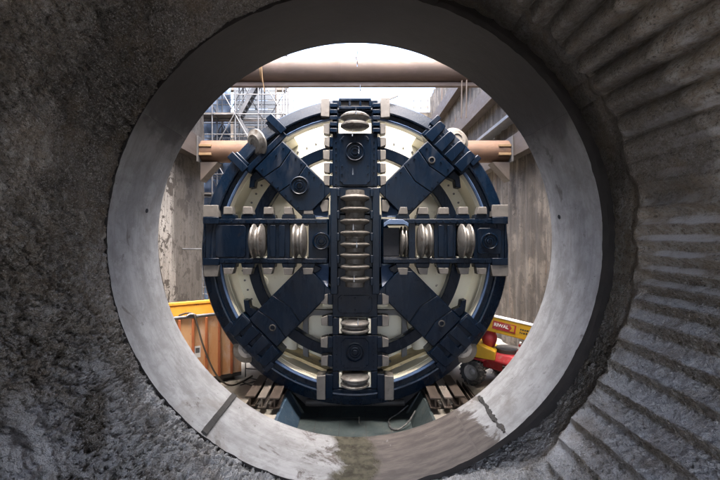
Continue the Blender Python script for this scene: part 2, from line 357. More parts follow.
# ------------------------------------------------------------------ mesh builder
class MB:
    def __init__(s): s.v = []; s.f = []
    def add(s, verts, faces):
        o = len(s.v); s.v += [tuple(p) for p in verts]; s.f += [tuple(i + o for i in f) for f in faces]; return s
    def box(s, x0, x1, y0, y1, z0, z1, T=None):
        p = [Vector((x, y, z)) for x in (x0, x1) for y in (y0, y1) for z in (z0, z1)]
        if T: p = [T(q) for q in p]
        return s.add(p, [(0, 1, 3, 2), (4, 6, 7, 5), (0, 4, 5, 1), (2, 3, 7, 6), (0, 2, 6, 4), (1, 5, 7, 3)])
    def prism(s, poly, w0, w1, T):
        """poly in (u, v), extruded w0..w1; T maps (u,v,w) to the world"""
        n = len(poly)
        p = [T(Vector((u, v, w0))) for u, v in poly] + [T(Vector((u, v, w1))) for u, v in poly]
        f = [tuple(range(n - 1, -1, -1)), tuple(range(n, 2 * n))] + [(i, (i + 1) % n, n + (i + 1) % n, n + i) for i in range(n)]
        return s.add(p, f)
    def lathe(s, prof, seg, T, a0=0.0, a1=2 * math.pi, closed=False):
        """prof = list of (radius, axial); axis is local w; T maps (u,v,w) to the world"""
        full = abs(a1 - a0 - 2 * math.pi) < 1e-6
        ns = seg if full else seg + 1
        p, f, m = [], [], len(prof)
        for k in range(ns):
            a = a0 + (a1 - a0) * k / seg
            for r, w in prof: p.append(T(Vector((r * math.cos(a), r * math.sin(a), w))))
        for k in range(seg):
            k2 = (k + 1) % ns
            for j in range(m if closed else m - 1):
                j2 = (j + 1) % m
                f.append((k * m + j, k2 * m + j, k2 * m + j2, k * m + j2))
        if not full and closed:
            f.append(tuple(range(m))); f.append(tuple((ns - 1) * m + j for j in range(m - 1, -1, -1)))
        return s.add(p, f)
    def tube(s, pts, r, seg=8, cap=True):
        pts = [Vector(q) for q in pts]; rings = []
        n0 = None
        for i, q in enumerate(pts):
            d = ((pts[min(i + 1, len(pts) - 1)] - q).normalized() + (q - pts[max(i - 1, 0)]).normalized()).normalized()
            if n0 is None:
                n0 = d.orthogonal().normalized()
            n0 = (n0 - d * n0.dot(d)).normalized()
            b = d.cross(n0)
            rings.append([q + (n0 * math.cos(2 * math.pi * k / seg) + b * math.sin(2 * math.pi * k / seg)) * r for k in range(seg)])
        p = [x for rg in rings for x in rg]; f = []
        for i in range(len(rings) - 1):
            for k in range(seg):
                k2 = (k + 1) % seg
                f.append((i * seg + k, i * seg + k2, (i + 1) * seg + k2, (i + 1) * seg + k))
        if cap:
            f.append(tuple(range(seg - 1, -1, -1))); f.append(tuple((len(rings) - 1) * seg + k for k in range(seg)))
        return s.add(p, f)
    def beam_i(s, a, b, w, h, t=0.03, up=Vector((0, 0, 1))):
        """I-section from a to b"""
        a, b = Vector(a), Vector(b); d = (b - a); L = d.length; d.normalize()
        sd = d.cross(up).normalized(); u2 = sd.cross(d)
        T = lambda q: a + d * q.x + sd * q.y + u2 * q.z
        s.box(0, L, -w / 2, w / 2, h / 2 - t, h / 2, T); s.box(0, L, -w / 2, w / 2, -h / 2, -h / 2 + t, T)
        return s.box(0, L, -t / 2, t / 2, -h / 2 + t, h / 2 - t, T)
    def bar(s, a, b, w, h, up=Vector((0, 0, 1))):
        a, b = Vector(a), Vector(b); d = (b - a); L = d.length; d.normalize()
        if abs(d.dot(up)) > 0.99: up = Vector((0, 1, 0))
        sd = d.cross(up).normalized(); u2 = sd.cross(d)
        return s.box(0, L, -w / 2, w / 2, -h / 2, h / 2, lambda q: a + d * q.x + sd * q.y + u2 * q.z)

WORLD = {}
def wpos(o): return WORLD.get(o.name, Vector((0, 0, 0)))

def obj(name, mb, mat, parent=None, bevel=0.0, smooth=35, origin=None, bseg=2):
    v = np.array(mb.v, dtype=float)
    o_w = Vector(origin) if origin is not None else Vector(tuple((v.min(0) + v.max(0)) / 2))
    me = bpy.data.meshes.new(name)
    me.from_pydata([tuple(x) for x in (v - np.array(o_w))], [], mb.f)
    me.update()
    import bmesh
    bm = bmesh.new(); bm.from_mesh(me); bmesh.ops.recalc_face_normals(bm, faces=bm.faces); bm.to_mesh(me); bm.free()
    if smooth:
        me.polygons.foreach_set('use_smooth', [True] * len(me.polygons))
        me.set_sharp_from_angle(angle=R(smooth))
    me.materials.append(mat)
    o = bpy.data.objects.new(name, me); COL.objects.link(o)
    if parent is not None:
        o.parent = parent; o.location = o_w - wpos(parent)
    else:
        o.location = o_w
    WORLD[o.name] = o_w
    if bevel:
        b = o.modifiers.new('bevel', 'BEVEL'); b.width = bevel; b.segments = bseg; b.limit_method = 'ANGLE'; b.angle_limit = R(40)
        b.harden_normals = False
    return o

def tag(o, label=None, cat=None, group=None, kind=None):
    for k, x in (('label', label), ('category', cat), ('group', group), ('kind', kind)):
        if x: o[k] = x
    return o

def thing(name, loc, label, cat, group=None):
    o = bpy.data.objects.new(name, None); COL.objects.link(o); o.location = loc; o.empty_display_size = 0.2
    WORLD[o.name] = Vector(loc)
    return tag(o, label, cat, group)

def dup(root, loc=None, rotz=0.0, label=None):
    def cp(o, par):
        c = o.copy(); COL.objects.link(c)
        if par is not None: c.parent = par
        for ch in list(o.children): cp(ch, c)
        return c
    c = cp(root, None)
    if loc is not None: c.location = loc
    c.rotation_euler.z += rotz
    if label: c['label'] = label
    return c

def I(q): return q

# ------------------------------------------------------------------ the tunnel (sprayed concrete) and its headwall
RR = 4.6                        # inner radius of the concrete ring
YN, YF = 7.42, 9.34             # its near and far edges

def build_tunnel():
    ys = np.concatenate([np.arange(-11.5, 2.0, 0.5), np.arange(2.0, 3.9, 0.08), np.arange(3.9, 7.9, 0.0135)])  # unseen rear end left open, its length set for sky fill light
    nt_ = 2100
    th = np.linspace(0, 2 * np.pi, nt_, endpoint=False)
    Y, TH = np.meshgrid(ys, th, indexing='ij')
    Y = Y.ravel(); TH = TH.ravel()
    d = np.degrees((TH + np.pi) % (2 * np.pi) - np.pi)          # -180..180, 0 = right, 90 = top
    right = sstep(d, -78, -46) * (1 - sstep(d, 62, 100))
    yy = np.clip(Y, 1.0, None)
    ct, st_ = np.cos(TH), np.sin(TH)
    base_l = 4.655 + 0.14 * np.maximum(7.42 - yy, 0)
    base_r = 4.98 + 0.235 * np.maximum(7.42 - yy, 0)
    r = base_l * (1 - right) + base_r * right
    P0 = np.stack([r * ct, Y, r * st_], 1)
    # ridges left by the pipe umbrella, on the right flank
    wob = fbm(P0 * 0.7, 3, 5) * 0.35
    ph = d / 4.7 + 2.3 * sstep(d, -16, 8) + wob * 0.42 + 0.35 + 0.04 * (7.4 - yy)
    t = ph - np.floor(ph)
    fr_ = 0.5 + 0.24 * sstep(-d, 2, 28)
    ridge = np.where(t < fr_, t / fr_, (1 - t) / (1 - fr_))        # 0 crest .. 1 trough
    ridge = np.clip(ridge, 0, 1) ** 0.7
    up_ = sstep(d, 4, 24)
    ridge = ridge * (1 - up_) + (1 - np.abs(np.sin(np.pi * t)) ** 0.6) * up_
    start = 7.17 + 0.22 * fbm(P0 * 1.3, 3, 9) - 0.0025 * np.abs(d)
    ramp_ = 1 - sstep(Y, start - 0.10, start + 0.06)
    amp = (0.22 + 0.02 * sstep(-d, 12, 32) + 0.16 * sstep(d, 10, 34)) * right * sstep(d, -64, -36) * (0.9 + 0.4 * fbm(P0 * 1.1, 3, 31))
    r = r + amp * (ridge - 0.5) * (0.12 + 0.88 * ramp_)
    # undercut behind the ring on the right
    und = right * sstep(d, -66, -40) * sstep(Y, start - 0.02, start + 0.22)
    r = r + 0.13 * und
    # roughness: crusty on the left, lumpy below, smoother on the ridges high up
    low = 1 - sstep(d, -60, -5) if False else sstep(-st_, 0.15, 0.75)
    left = sstep(-ct, 0.0, 0.55)
    top = sstep(st_, 0.2, 0.8)
    crusty = np.clip(0.33 + 0.85 * left + 0.85 * low - 0.35 * top * (1 - left) - 0.2 * right * sstep(d, 8, 40) + 0.55 * right * sstep(-d, -6, 22), 0.07, 1.5)
    patch = fbm(P0 * 0.8, 3, 21)
    crusty = crusty * np.clip(1.0 + 1.3 * patch, 0.35, 1.5)
    big = fbm(P0 * 0.55, 3, 1)
    med = fbm(P0 * np.array([2.2, 1.2, 2.2]), 4, 2)
    q = P0.copy(); q[:, 1] += 0.8 * P0[:, 2]                    # streaks run down the slope, obliquely
    lump = fbm(q * np.array([5.5, 3.2, 5.5]), 5, 3, 0.6)
    fin = fbm(P0 * 17, 4, 4, 0.65)
    rid = np.abs(fbm(q * np.array([8, 4.0, 8]), 4, 8, 0.6))
    keep = 1 - 0.6 * sstep(Y, 7.1, 7.4) * (1 - right)
    gr = fbm(P0 * 26, 3, 12, 0.7)
    P1 = np.stack([TH * 4.8 * 1.1, Y * 4.2 + TH * 1.5, Y * 0], 1)
    sweep = fbm(P1, 4, 71, 0.6) - 0.6 * np.abs(fbm(P1 * 1.7, 3, 73, 0.6))
    rs = 1 - 0.72 * right * (1 - low)
    disp = 0.09 * big * keep * rs + (0.06 * med * rs + 0.10 * lump * crusty * (0.35 + 0.65 * rs) * (1 - 0.68 * right)) * keep + 0.055 * fin * crusty * (0.6 + 0.4 * rs) + 0.09 * (rid - 0.2) * crusty * left
    disp = disp + 0.10 * sweep * keep * np.clip(left * (0.45 + 0.75 * low) + 0.5 * low * (1 - right), 0, 1.1)
    disp = disp + 0.035 * (np.abs(gr) - 0.25) * crusty - 0.03 * np.maximum(gr, 0) ** 2 * crusty
    r = r + disp
    # never cut inside the ring
    r = np.where(Y > 7.3, np.maximum(r, RR + 0.02 + 0.02 * fin), r)
    V = np.stack([r * ct, Y, r * st_], 1)
    ny = len(ys)
    idx = np.arange(ny * nt_).reshape(ny, nt_)
    a = idx[:-1, :]; b = np.roll(idx, -1, 1)[:-1, :]; c = np.roll(idx, -1, 1)[1:, :]; e = idx[1:, :]
    F = np.stack([a, b, c, e], -1).reshape(-1, 4)
    me = bpy.data.meshes.new('tunnel_lining')
    me.vertices.add(len(V)); me.vertices.foreach_set('co', V.ravel())
    me.loops.add(F.size); me.loops.foreach_set('vertex_index', F.ravel())
    me.polygons.add(len(F))
    me.polygons.foreach_set('loop_start', np.arange(0, F.size, 4)); me.polygons.foreach_set('loop_total', np.full(len(F), 4))
    me.polygons.foreach_set('use_smooth', np.ones(len(F), bool))
    me.update(calc_edges=True)
    fresh_lit = np.clip(0.78 * sstep(-st_, 0.2, 0.8) * (1 - 0.45 * sstep(ct, 0.2, 0.6)) + 0.08 * sstep(ct, 0.2, 0.8) * (1 - sstep(st_, 0.0, 0.4)), 0, 1)  # lower wall paler: the stronger light there put into the colour
    ledge = right * ramp_ * sstep(t, 0.02, 0.12) * (1 - sstep(t, fr_ - 0.16, fr_ + 0.02)) * sstep(d, -60, -35) * (1 - 0.75 * sstep(d, 15, 50))  # upward ledges paler: light on them painted in, with rebound dust
    under = right * ramp_ * sstep(t, fr_, fr_ + 0.1) * sstep(d, -60, -35)
    fresh_lit = np.clip(fresh_lit * (1 - 0.5 * und) * (1 - 0.45 * under) + 0.34 * ledge * np.clip(0.85 + 0.8 * fbm(P0 * 3.0, 3, 35), 0, 1.3), 0, 1)  # undercut and undersides kept darker: their shade painted in
    damp_shade = 0.55 * sstep(st_, -0.05, 0.3) * sstep(Y + 0.5 * fbm(P0 * 0.9, 3, 55), 5.6, 6.3) + 0.16 * sstep(st_, 0.1, 0.5)  # shadow of the ring lip painted on the crown, with drip damp
    for nm, arr in (('fresh_lit', fresh_lit), ('damp_shade', damp_shade), ('crust', np.clip(0.4 + 0.6 * crusty, 0, 1))):
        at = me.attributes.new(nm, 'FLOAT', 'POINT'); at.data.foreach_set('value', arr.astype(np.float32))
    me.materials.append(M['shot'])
    o = bpy.data.objects.new('tunnel_lining', me); COL.objects.link(o)
    return tag(o, 'rough grey sprayed concrete tunnel bore, crusty on one flank and ridged on the other', 'tunnel', kind='structure')
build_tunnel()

TY = lambda q: Vector((q.x, q.z, q.y))          # lathe axis -> world Y

# headwall: the slab the tunnel breaks through, closed behind the ring
mb = MB()
mb.lathe([(4.722, 7.86), (4.722, 9.34)], 96, TY)
n = 96
ring_in = [(4.722 * math.cos(2 * math.pi * k / n), 4.722 * math.sin(2 * math.pi * k / n)) for k in range(n)]
def sq(x, z, X=7.4, Z0=-7.0, Z1=6.0):
    t = min((X / abs(x)) if x else 1e9, (Z1 / z) if z > 0 else 1e9, (Z0 / z) if z < 0 else 1e9)
    return x * t, z * t
outs = [sq(*p) for p in ring_in]
for y in (7.86, 9.34):
    mb.add([(x, y, z) for x, z in ring_in] + [(x, y, z) for x, z in outs], [(k, (k + 1) % n, n + (k + 1) % n, n + k) for k in range(n)])
mb.add([(x, 7.86, z) for x, z in outs] + [(x, 9.34, z) for x, z in outs], [(k, (k + 1) % n, n + (k + 1) % n, n + k) for k in range(n)])
headwall = obj('headwall', mb, M['pale'], smooth=20)
headwall.data.materials.append(M['gap_shade'])
for p_ in list(headwall.data.polygons)[:192]: p_.material_index = 1  # sleeve and near face coloured dark to paint the gap's shade
tag(headwall, 'concrete headwall slab around the round tunnel mouth', 'wall')

# ------------------------------------------------------------------ the concrete ring, four segments
ring = thing('concrete_ring', (0, 8.4, -4.74), 'pale grey precast concrete ring framing the tunnel mouth in front of the machine', 'ring')
bounds = [-52, 31, 149, 232, 308]
for si in range(4):
    a0, a1 = R(bounds[si]) + 0.0004, R(bounds[si + 1]) - 0.0004
    na = max(40, int((a1 - a0) / R(0.55))); nyy = 64
    ths = np.linspace(a0, a1, na + 1); yv = np.linspace(YN, YF, nyy + 1)
    Vv, Ff, UV = [], [], {}
    A, B = np.meshgrid(ths, yv, indexing='ij')
    A = A.ravel(); B = B.ravel()
    pin = np.stack([RR * np.cos(A), B, RR * np.sin(A)], 1)
    rr = RR + 0.006 * fbm(pin * 1.5, 3, 40) + 0.003 * fbm(pin * 8, 3, 41)
    # ragged near edge where shotcrete laps over it
    edge = sstep(B, YN + 0.12, YN) * np.clip(fbm(pin * 3, 4, 43), 0, 1)
    B2 = B + edge * 0.07
    pin = np.stack([rr * np.cos(A), B2, rr * np.sin(A)], 1)
    W = nyy + 1
    verts = pin.tolist()
    faces = [(i * W + j, i * W + j + 1, (i + 1) * W + j + 1, (i + 1) * W + j) for i in range(na) for j in range(nyy)]
    ni = len(verts)
    # outer skin and rims
    RO = RR + 0.12
    for i in range(na + 1):
        for y in (YN + 0.02, YF - 0.0):
            verts.append((RO * math.cos(ths[i]), y, RO * math.sin(ths[i])))
    for i in range(na):
        o0, o1, p0, p1 = ni + 2 * i, ni + 2 * i + 1, ni + 2 * i + 2, ni + 2 * i + 3
        faces.append((o0, p0, p1, o1))
        faces.append((i * W, (i + 1) * W, p0, o0))
        faces.append((i * W + nyy, o1, p1, (i + 1) * W + nyy))
    faces.append(tuple([j for j in range(W)] + [ni + 1, ni]))
    faces.append(tuple([na * W + j for j in range(W - 1, -1, -1)] + [ni + 2 * na, ni + 2 * na + 1]))
    me = bpy.data.meshes.new('ring_segment')
    org = Vector((0, 8.4, -4.74))
    me.from_pydata([tuple(np.array(v) - np.array(org)) for v in verts], [], faces); me.update()
    me.polygons.foreach_set('use_smooth', [True] * len(me.polygons)); me.set_sharp_from_angle(angle=R(40))
    ul = me.uv_layers.new(name='UVMap')
    co = np.array(verts)
    arc = np.unwrap(np.arctan2(co[:, 2], co[:, 0])) if False else (np.mod(np.arctan2(co[:, 2], co[:, 0]) - R(-60), 2 * np.pi)) * RR
    li = np.zeros(len(me.loops), dtype=np.int32); me.loops.foreach_get('vertex_index', li)
    uvs = np.stack([arc[li] + si * 3.3, co[li, 1]], 1)
    ul.data.foreach_set('uv', uvs.ravel().astype(np.float32))
    ang = np.mod(np.degrees(np.arctan2(co[:, 2], co[:, 0])), 360)
    yn = (co[:, 1] - YN) / (YF - YN)
    stain = 0.62 * sstep(ang, 262, 274) * (1 - sstep(ang, 298, 314)) + 0.42 * sstep(ang, 246, 258) * (1 - sstep(ang, 262, 272)) + 0.2 * (1 - yn) * sstep(ang, 270, 280) * (1 - sstep(ang, 305, 315))
    damp_shade = 0.30 * sstep(ang, -10, 14) + 0.6 * sstep(ang, 14, 44) * (1 - sstep(ang, 136, 166)) if False else (lambda a: 0.40 * sstep(a, -8, 34) * (1 - sstep(a, 146, 184)) + 0.5 * sstep(a, 18, 46) * (1 - sstep(a, 132, 160)))(np.where(ang > 270, ang - 360, ang))  # shade of the upper arc painted in along with its wet look
    wet = 0.8 * np.exp(-np.abs((ang - 270 - 2.5 * fbm(np.stack([co[:, 1] * 1.6, co[:, 1] * 0, co[:, 1] * 0], 1), 3, 77)) / 7.0) ** 3)
    for nm, arr in (('stain', stain), ('damp_shade', damp_shade), ('wet', wet)):
        at = me.attributes.new(nm, 'FLOAT', 'POINT'); at.data.foreach_set('value', arr.astype(np.float32))
    me.materials.append(M['ring']); me.materials.append(M['gap_shade'])
    mi = np.zeros(len(me.polygons), dtype=np.int32); mi[na * nyy:] = 1; me.polygons.foreach_set('material_index', mi)  # near face and outer skin take the painted shade of the gap
    seg = bpy.data.objects.new('segment', me); COL.objects.link(seg); seg.parent = ring
    WORLD[seg.name] = org
    if si in (0, 2):      # lifting socket in the two side segments
        sa = R(6.5) if si == 0 else R(172.0)
        ysock = 8.95 if si == 0 else 8.75
        e = Vector((math.cos(sa), 0, math.sin(sa)))
        T = lambda q, e=e, ysock=ysock: Vector((0, ysock, 0)) + e * (RR - 0.012 + q.z) + Vector((0, 1, 0)) * q.x + Vector((-e.z, 0, e.x)) * q.y
        obj('lifting_socket', MB().lathe([(0.001, 0.0), (0.045, 0.0), (0.055, 0.03)], 16, T), M['darkhole'], seg)
# steel joint strips: dark raised strip on the lower left joint, ragged mortar bead on the lower right
def joint(deg, w, h, rag, y0, y1, mat, name):
    a = R(deg); e = Vector((math.cos(a), 0, math.sin(a))); tn = Vector((-e.z, 0, e.x))
    pts = []; ns = 40; mbx = MB()
    ns = 120
    yy_ = np.linspace(y0, y1, ns + 1); Pn = np.stack([yy_ * 4, yy_ * 0 + deg, yy_ * 0], 1)
    N1, N2, N3 = fbm(Pn, 5, 51, 0.7), fbm(Pn, 5, 52, 0.7), fbm(Pn, 5, 53, 0.7)
    for k in range(ns + 1):
        y = yy_[k]
        j1 = max(0.004, w / 2 * (1 + rag * 2.2 * N1[k])); j2 = max(0.004, w / 2 * (1 + rag * 2.2 * N2[k])); hh = max(0.002, h * (1 + rag * N3[k]))
        for s_, t_ in ((-j1, 0.02), (-j1 * 0.9, -hh), (j2 * 0.9, -hh), (j2, 0.02)):
            pts.append(e * (RR + t_) + tn * s_ + Vector((0, y, 0)))
    f = []
    for k in range(ns):
        for j in range(4):
            f.append((k * 4 + j, k * 4 + (j + 1) % 4, k * 4 + 4 + (j + 1) % 4, k * 4 + 4 + j))
    f += [(0, 1, 2, 3), (ns * 4 + 3, ns * 4 + 2, ns * 4 + 1, ns * 4)]
    mbx.add(pts, f)
    return obj(name, mbx, mat, ring, smooth=30)
joint(232, 0.13, 0.045, 0.12, YN + 0.05, YF - 0.02, M['darksteel'], 'joint_strip')
joint(308, 0.06, 0.02, 1.7, YN + 0.12, YF - 0.1, M['darksteel'], 'joint_mortar')

# ------------------------------------------------------------------ the pit
WX = 6.9
ZF = -4.7
mb = MB()
def sheet(mb, x0, x1, y0, y1, z): mb.add([(x0, y0, z), (x1, y0, z), (x1, y1, z), (x0, y1, z)], [(0, 1, 2, 3)])
sheet(mb, -12, -2.0, 9.3, 36, ZF); sheet(mb, 2.0, WX, 9.3, 36, ZF); sheet(mb, -2.0, 2.0, 17.2, 36, ZF)
tag(obj('pit_floor', mb, M['floor']), 'pale dusty concrete floor of the launch pit', 'floor', kind='structure')
mb = MB()
for x0, x1, y0, y1 in ((-400, -12.5, -50, 900), (WX + 0.6, 400, -50, 900), (-12.5, WX + 0.6, 36.6, 900)):
    sheet(mb, x0, x1, y0, y1, 11.5)
tag(obj('ground', mb, M['ground']), 'bare site ground around the pit', 'ground', kind='structure')

def panel_wall(name, axis_y, x, y0, y1, z0, z1, mat, label, thick=0.5, sgn=1, pile=0.0):
    mbw = MB(); ny = int((y1 - y0) / 0.12); nz = 60
    pts = []
    for i in range(ny + 1):
        for j in range(nz + 1):
            y = y0 + (y1 - y0) * i / ny; z = z0 + (z1 - z0) * j / nz
            pts.append((y, z))
    P = np.array([(y, z, 0.3) for y, z in pts])
    d = 0.05 * fbm(P * 0.9, 4, 60 + int(x)) + 0.03 * fbm(P * 4, 3, 66) - pile * np.abs(np.sin(P[:, 0] * math.pi / 0.9))
    V = [(x + sgn * dd, y, z) for (y, z), dd in zip(pts, d)]
    W = nz + 1
    F = [(i * W + j, (i + 1) * W + j, (i + 1) * W + j + 1, i * W + j + 1) for i in range(ny) for j in range(nz)]
    mbw.add(V, F)
    xb = x + sgn * thick
    mbw.box(min(x + sgn * 0.1, xb), max(x + sgn * 0.1, xb), y0, y1, z0, z1)
    o = obj(name, mbw, mat, smooth=60)
    return tag(o, label, 'wall')
panel_wall('pit_wall', 1, -WX, 9.3, 18.3, -6, 11.5, M['wall_left'], 'pit side wall with white spray concrete patches beside the orange skip', sgn=-1)
panel_wall('pit_wall', 1, WX, 9.3, 36.5, -6, 13.0, M['wall_right'], 'tall grey pit side wall with vertical streaks behind the boom lift', sgn=1, pile=0.10)
tag(obj('pit_wall', MB().box(-12, WX + 0.4, 36, 36.5, -6, 11.5), M['wall_right']), 'far end wall of the pit behind the boring machine', 'wall')
tag(obj('pit_wall', MB().box(-12.5, -12, 18.4, 36.5, -6, 11.5), M['wall_right']), 'set-back pit wall behind the scaffold tower', 'wall')
tag(obj('pit_wall', MB().box(-12.5, -WX - 0.55, 18.3, 18.8, -6, 11.5), M['wall_right']), 'short return wall beside the blue sheeting', 'wall')

# walers along both side walls (I-beams in pairs)
def waler(x, z, y0, y1, label, sgn, h=0.85, dp=0.5, m='rustbeam'):
    root = thing('steel_waler', (x, (y0 + y1) / 2, z), label, 'beam', 'steel walers along the pit walls')
    xi = x; xo = x + sgn * dp
    obj('flange', MB().box(min(xi, xi + sgn * 0.05), max(xi, xi + sgn * 0.05), y0, y1, z - h / 2, z + h / 2), M[m], root, 0.008)
    obj('web', MB().box(min(xi + sgn * .05, xo), max(xi + sgn * .05, xo), y0 + 0.01, y1 - 0.01, z + h / 2 - 0.09, z + h / 2 - 0.05), M['beamgrey'], root)
    obj('web', MB().box(min(xi + sgn * .05, xo), max(xi + sgn * .05, xo), y0 + 0.01, y1 - 0.01, z - h / 2 + 0.05, z - h / 2 + 0.09), M[m], root)
    k = MB(); y = y0 + 0.5
    while y < y1:
        k.box(min(xi + sgn * .051, xo), max(xi + sgn * .051, xo), y, y + 0.03, z - h / 2 + 0.09, z + h / 2 - 0.09); y += 1.6
    obj('stiffener', k, M[m], root)
    return root
for z, nm in ((3.75, 'lowest'), (6.95, 'middle'), (9.7, 'topmost')):
    waler(WX - 0.62, z, 9.4, 35.9, f'{nm} rusty steel waler along the tall streaked wall', 1, m='rustbeam')
for z, nm in ((3.75, 'lower'), (6.95, 'upper')):
    waler(-WX + 0.62, z, 9.4, 18.2, f'{nm} rusty steel waler above the patched spray concrete wall', -1)

tag(obj('pale_rail', MB().box(6.2, 6.3, 9.6, 30, 4.98, 5.12).box(6.3, 6.85, 9.6, 30, 5.02, 5.06), M['galv'], None, 0.008), 'pale blue grey steel rail running along the tall streaked wall above the orange strut', 'rail')
# pipe struts across the pit
TX = lambda x0, y, z: (lambda q: Vector((x0 + q.z, y + q.x, z + q.y)))
def strut(y, z, rad, mat, label, flat=False):
    L = WX - 0.62
    root = thing('pipe_strut', (0, y, z - rad), label, 'strut', 'pipe struts spanning the pit')
    obj('pipe', MB().lathe([(rad, -L + 0.06), (rad, -0.62), (rad + 0.012, -0.6), (rad + 0.012, -0.56), (rad, -0.54), (rad, L - 0.06)], 48, TX(0, y, z)), M[mat], root)
    for s in (-1, 1):
        obj('end_plate', MB().box(min(s * L, s * (L - 0.06)), max(s * L, s * (L - 0.06)), y - rad - 0.12, y + rad + 0.12, z - rad - 0.06, z + rad + 0.06), M['darksteel'], root, 0.01)
        for k in (-0.24, 0.1):
            x0, x1 = sorted((s * (L - 0.06), s * (L - 0.55)))
            obj('jacking_lug', MB().box(x0, x1, y - rad - 0.05, y - rad + 0.14, z + k, z + k + 0.10), M['ochre'], root, 0.01)
        # sloping bracket seat
        obj('bracket', MB().prism([(L - 0.05, -0.4), (L - 0.75, -rad - 0.03), (L - 0.05, -rad - 0.03 - 0.0), (L - 0.05, -1.25)][1:] , -0.3, 0.3, lambda q, s=s: Vector((s * q.x, y + q.z, z + q.y))), M['rustbeam'], root, 0.01)
    return root
strut(16.4, 3.62, 0.45, 'rustpipe', 'orange rusty pipe strut just behind the upper rim of the machine')
s2 = strut(16.4, 6.95, 0.50, 'brownpipe', 'brown rusty pipe strut crossing the white sky above the machine')
obj('bottom_flange', MB().box(-5.6, 5.6, 16.3, 16.5, 6.28, 6.44), M['brownpipe'], s2, 0.01)
obj('clamp', MB().lathe([(0.515, -0.06), (0.53, -0.06), (0.53, 0.06), (0.515, 0.06)], 40, TX(-3.75, 16.4, 6.95), closed=True), M['ochre'], s2)
obj('hanging_strap', MB().tube([(-3.7, 15.88, 6.9), (-3.68, 15.9, 6.4), (-3.6, 15.95, 5.9)], 0.016, 6), M['ochre'], s2)
for x, y in ((4.3, 16.1), (4.48, 16.05)):
    tag(obj('hanging_rod', MB().tube([(x, y, 6.42), (x - 0.02, y, 4.9)], 0.03, 6), M['rustbeam']), 'thin rusty rod hanging below the brown pipe strut', 'rod', 'rods hanging below the brown strut')

# ------------------------------------------------------------------ launch cradle and recess
cr = thing('launch_cradle', (0, 12, -5.3), 'dark teal steel cradle in the floor recess under the machine', 'cradle')
mb = MB(); mb.box(-2.0, 2.0, 9.3, 17.2, -5.45, -5.3)
obj('base_plate', mb, M['teal'], cr, 0.01)
mb = MB()
for x in (-1.15, -0.45, 0.3, 1.0): mb.box(x, x + 0.015, 9.4, 13.6, -5.301, -5.294)
mb.box(-2, 2, 11.9, 11.915, -5.301, -5.293)
obj('plate_seam', mb, M['darksteel'], cr)
for s in (-1, 1):
    P = [(1.62, -5.29), (1.70, -5.29), (2.08, -4.62), (2.0, -4.62)]
    obj('side_plate', MB().prism(P, 9.5, 12.2, lambda q, s=s: Vector((s * q.x, q.z, q.y))), M['blueplate'] if s < 0 else M['teal'], cr, 0.008)
    obj('end_rib', MB().prism([(1.55, -5.29), (1.75, -5.29), (2.08, -4.62), (1.98, -4.62)], 12.21, 12.3, lambda q, s=s: Vector((s * q.x, q.z, q.y))), M['teal'], cr, 0.008)
    obj('saddle_beam', MB().prism([(1.0, -5.29), (1.5, -5.29), (2.2, -4.68), (2.2, -4.28), (1.5, -4.56)], 12.7, 15.5, lambda q, s=s: Vector((s * q.x, q.z, q.y))), M['darksteel'], cr, 0.01)
obj('cross_tube', MB().tube([(-1.5, 12.25, -4.98), (1.5, 12.25, -4.98)], 0.10, 16), M['darksteel'], cr)
obj('cross_beam', MB().box(-1.6, 1.6, 12.75, 13.0, -5.29, -4.82), M['darksteel'], cr, 0.01)
tag(obj('small_bolt', MB().tube([(0.12, 11.55, -5.29), (0.12, 11.55, -5.1)], 0.02, 8), M['tooth']), 'short upright steel pin on the teal base plate', 'pin')
def hosecurve(pts, n=8):
    P = [Vector(p) for p in pts]; out = []
    P = [P[0]] + P + [P[-1]]
    for i in range(1, len(P) - 2):
        for k in range(n):
            t = k / n
            a, b, c, d = P[i - 1], P[i], P[i + 1], P[i + 2]
            out.append(0.5 * ((2 * b) + (c - a) * t + (2 * a - 5 * b + 4 * c - d) * t * t + (3 * b - a - 3 * c + d) * t ** 3))
    out.append(P[-2]); return out
tag(obj('hose_loop', MB().tube(hosecurve([(1.75, 11.6, -4.95), (1.5, 11.3, -5.15), (1.2, 11.1, -5.26), (1.0, 11.2, -5.26), (1.0, 11.7, -5.26), (1.3, 12.0, -5.2), (1.6, 12.1, -5.0)]), 0.022, 8), M['rubber']), 'black hose looped on the teal base plate', 'hose')

# loose steel beams each side of the recess
def deck_beam(x, y0, y1, z, w, h, mat, label):
    return tag(obj('steel_beam', MB().beam_i((x, y0, z), (x - 0.0, y1, z), w, h, 0.045), M[mat], None, 0.006), label, 'beam', 'steel beams lying beside the recess')
for s, nm in ((-1, 'orange skip'), (1, 'boom lift')):
    for k, (x, mat, y0, h, tx) in enumerate(((2.21, 'rustbeam', 10.75, 0.3, 'innermost brown'), (2.54, 'beamgrey', 10.8, 0.3, 'middle pale grey'), (2.86, 'rustbeam', 10.9, 0.3, 'outermost brown'))):
        o = deck_beam(s * x, y0, 13.2 - 0.3 * k, -4.4, 0.28 if k != 1 else 0.22, h, mat, f'{tx} steel beam of the three beside the recess towards the {nm}')
        o.rotation_euler.z = R(s * (-2 + k))
    tag(obj('bearer_block', MB().box(min(s * 2.08, s * 2.95), max(s * 2.08, s * 2.95), 11.1, 11.35, -4.699, -4.555), M['darksteel'], None, 0.01), f'dark bearer block under the steel beams towards the {nm}', 'block')
tag(obj('steel_angle', MB().box(3.05, 3.3, 10.9, 12.9, -4.69, -4.64).box(3.27, 3.3, 10.9, 12.9, -4.639, -4.5), M['rustbeam'], None, 0.004), 'rusty steel angle lying on the floor beside the lift wheel', 'angle')
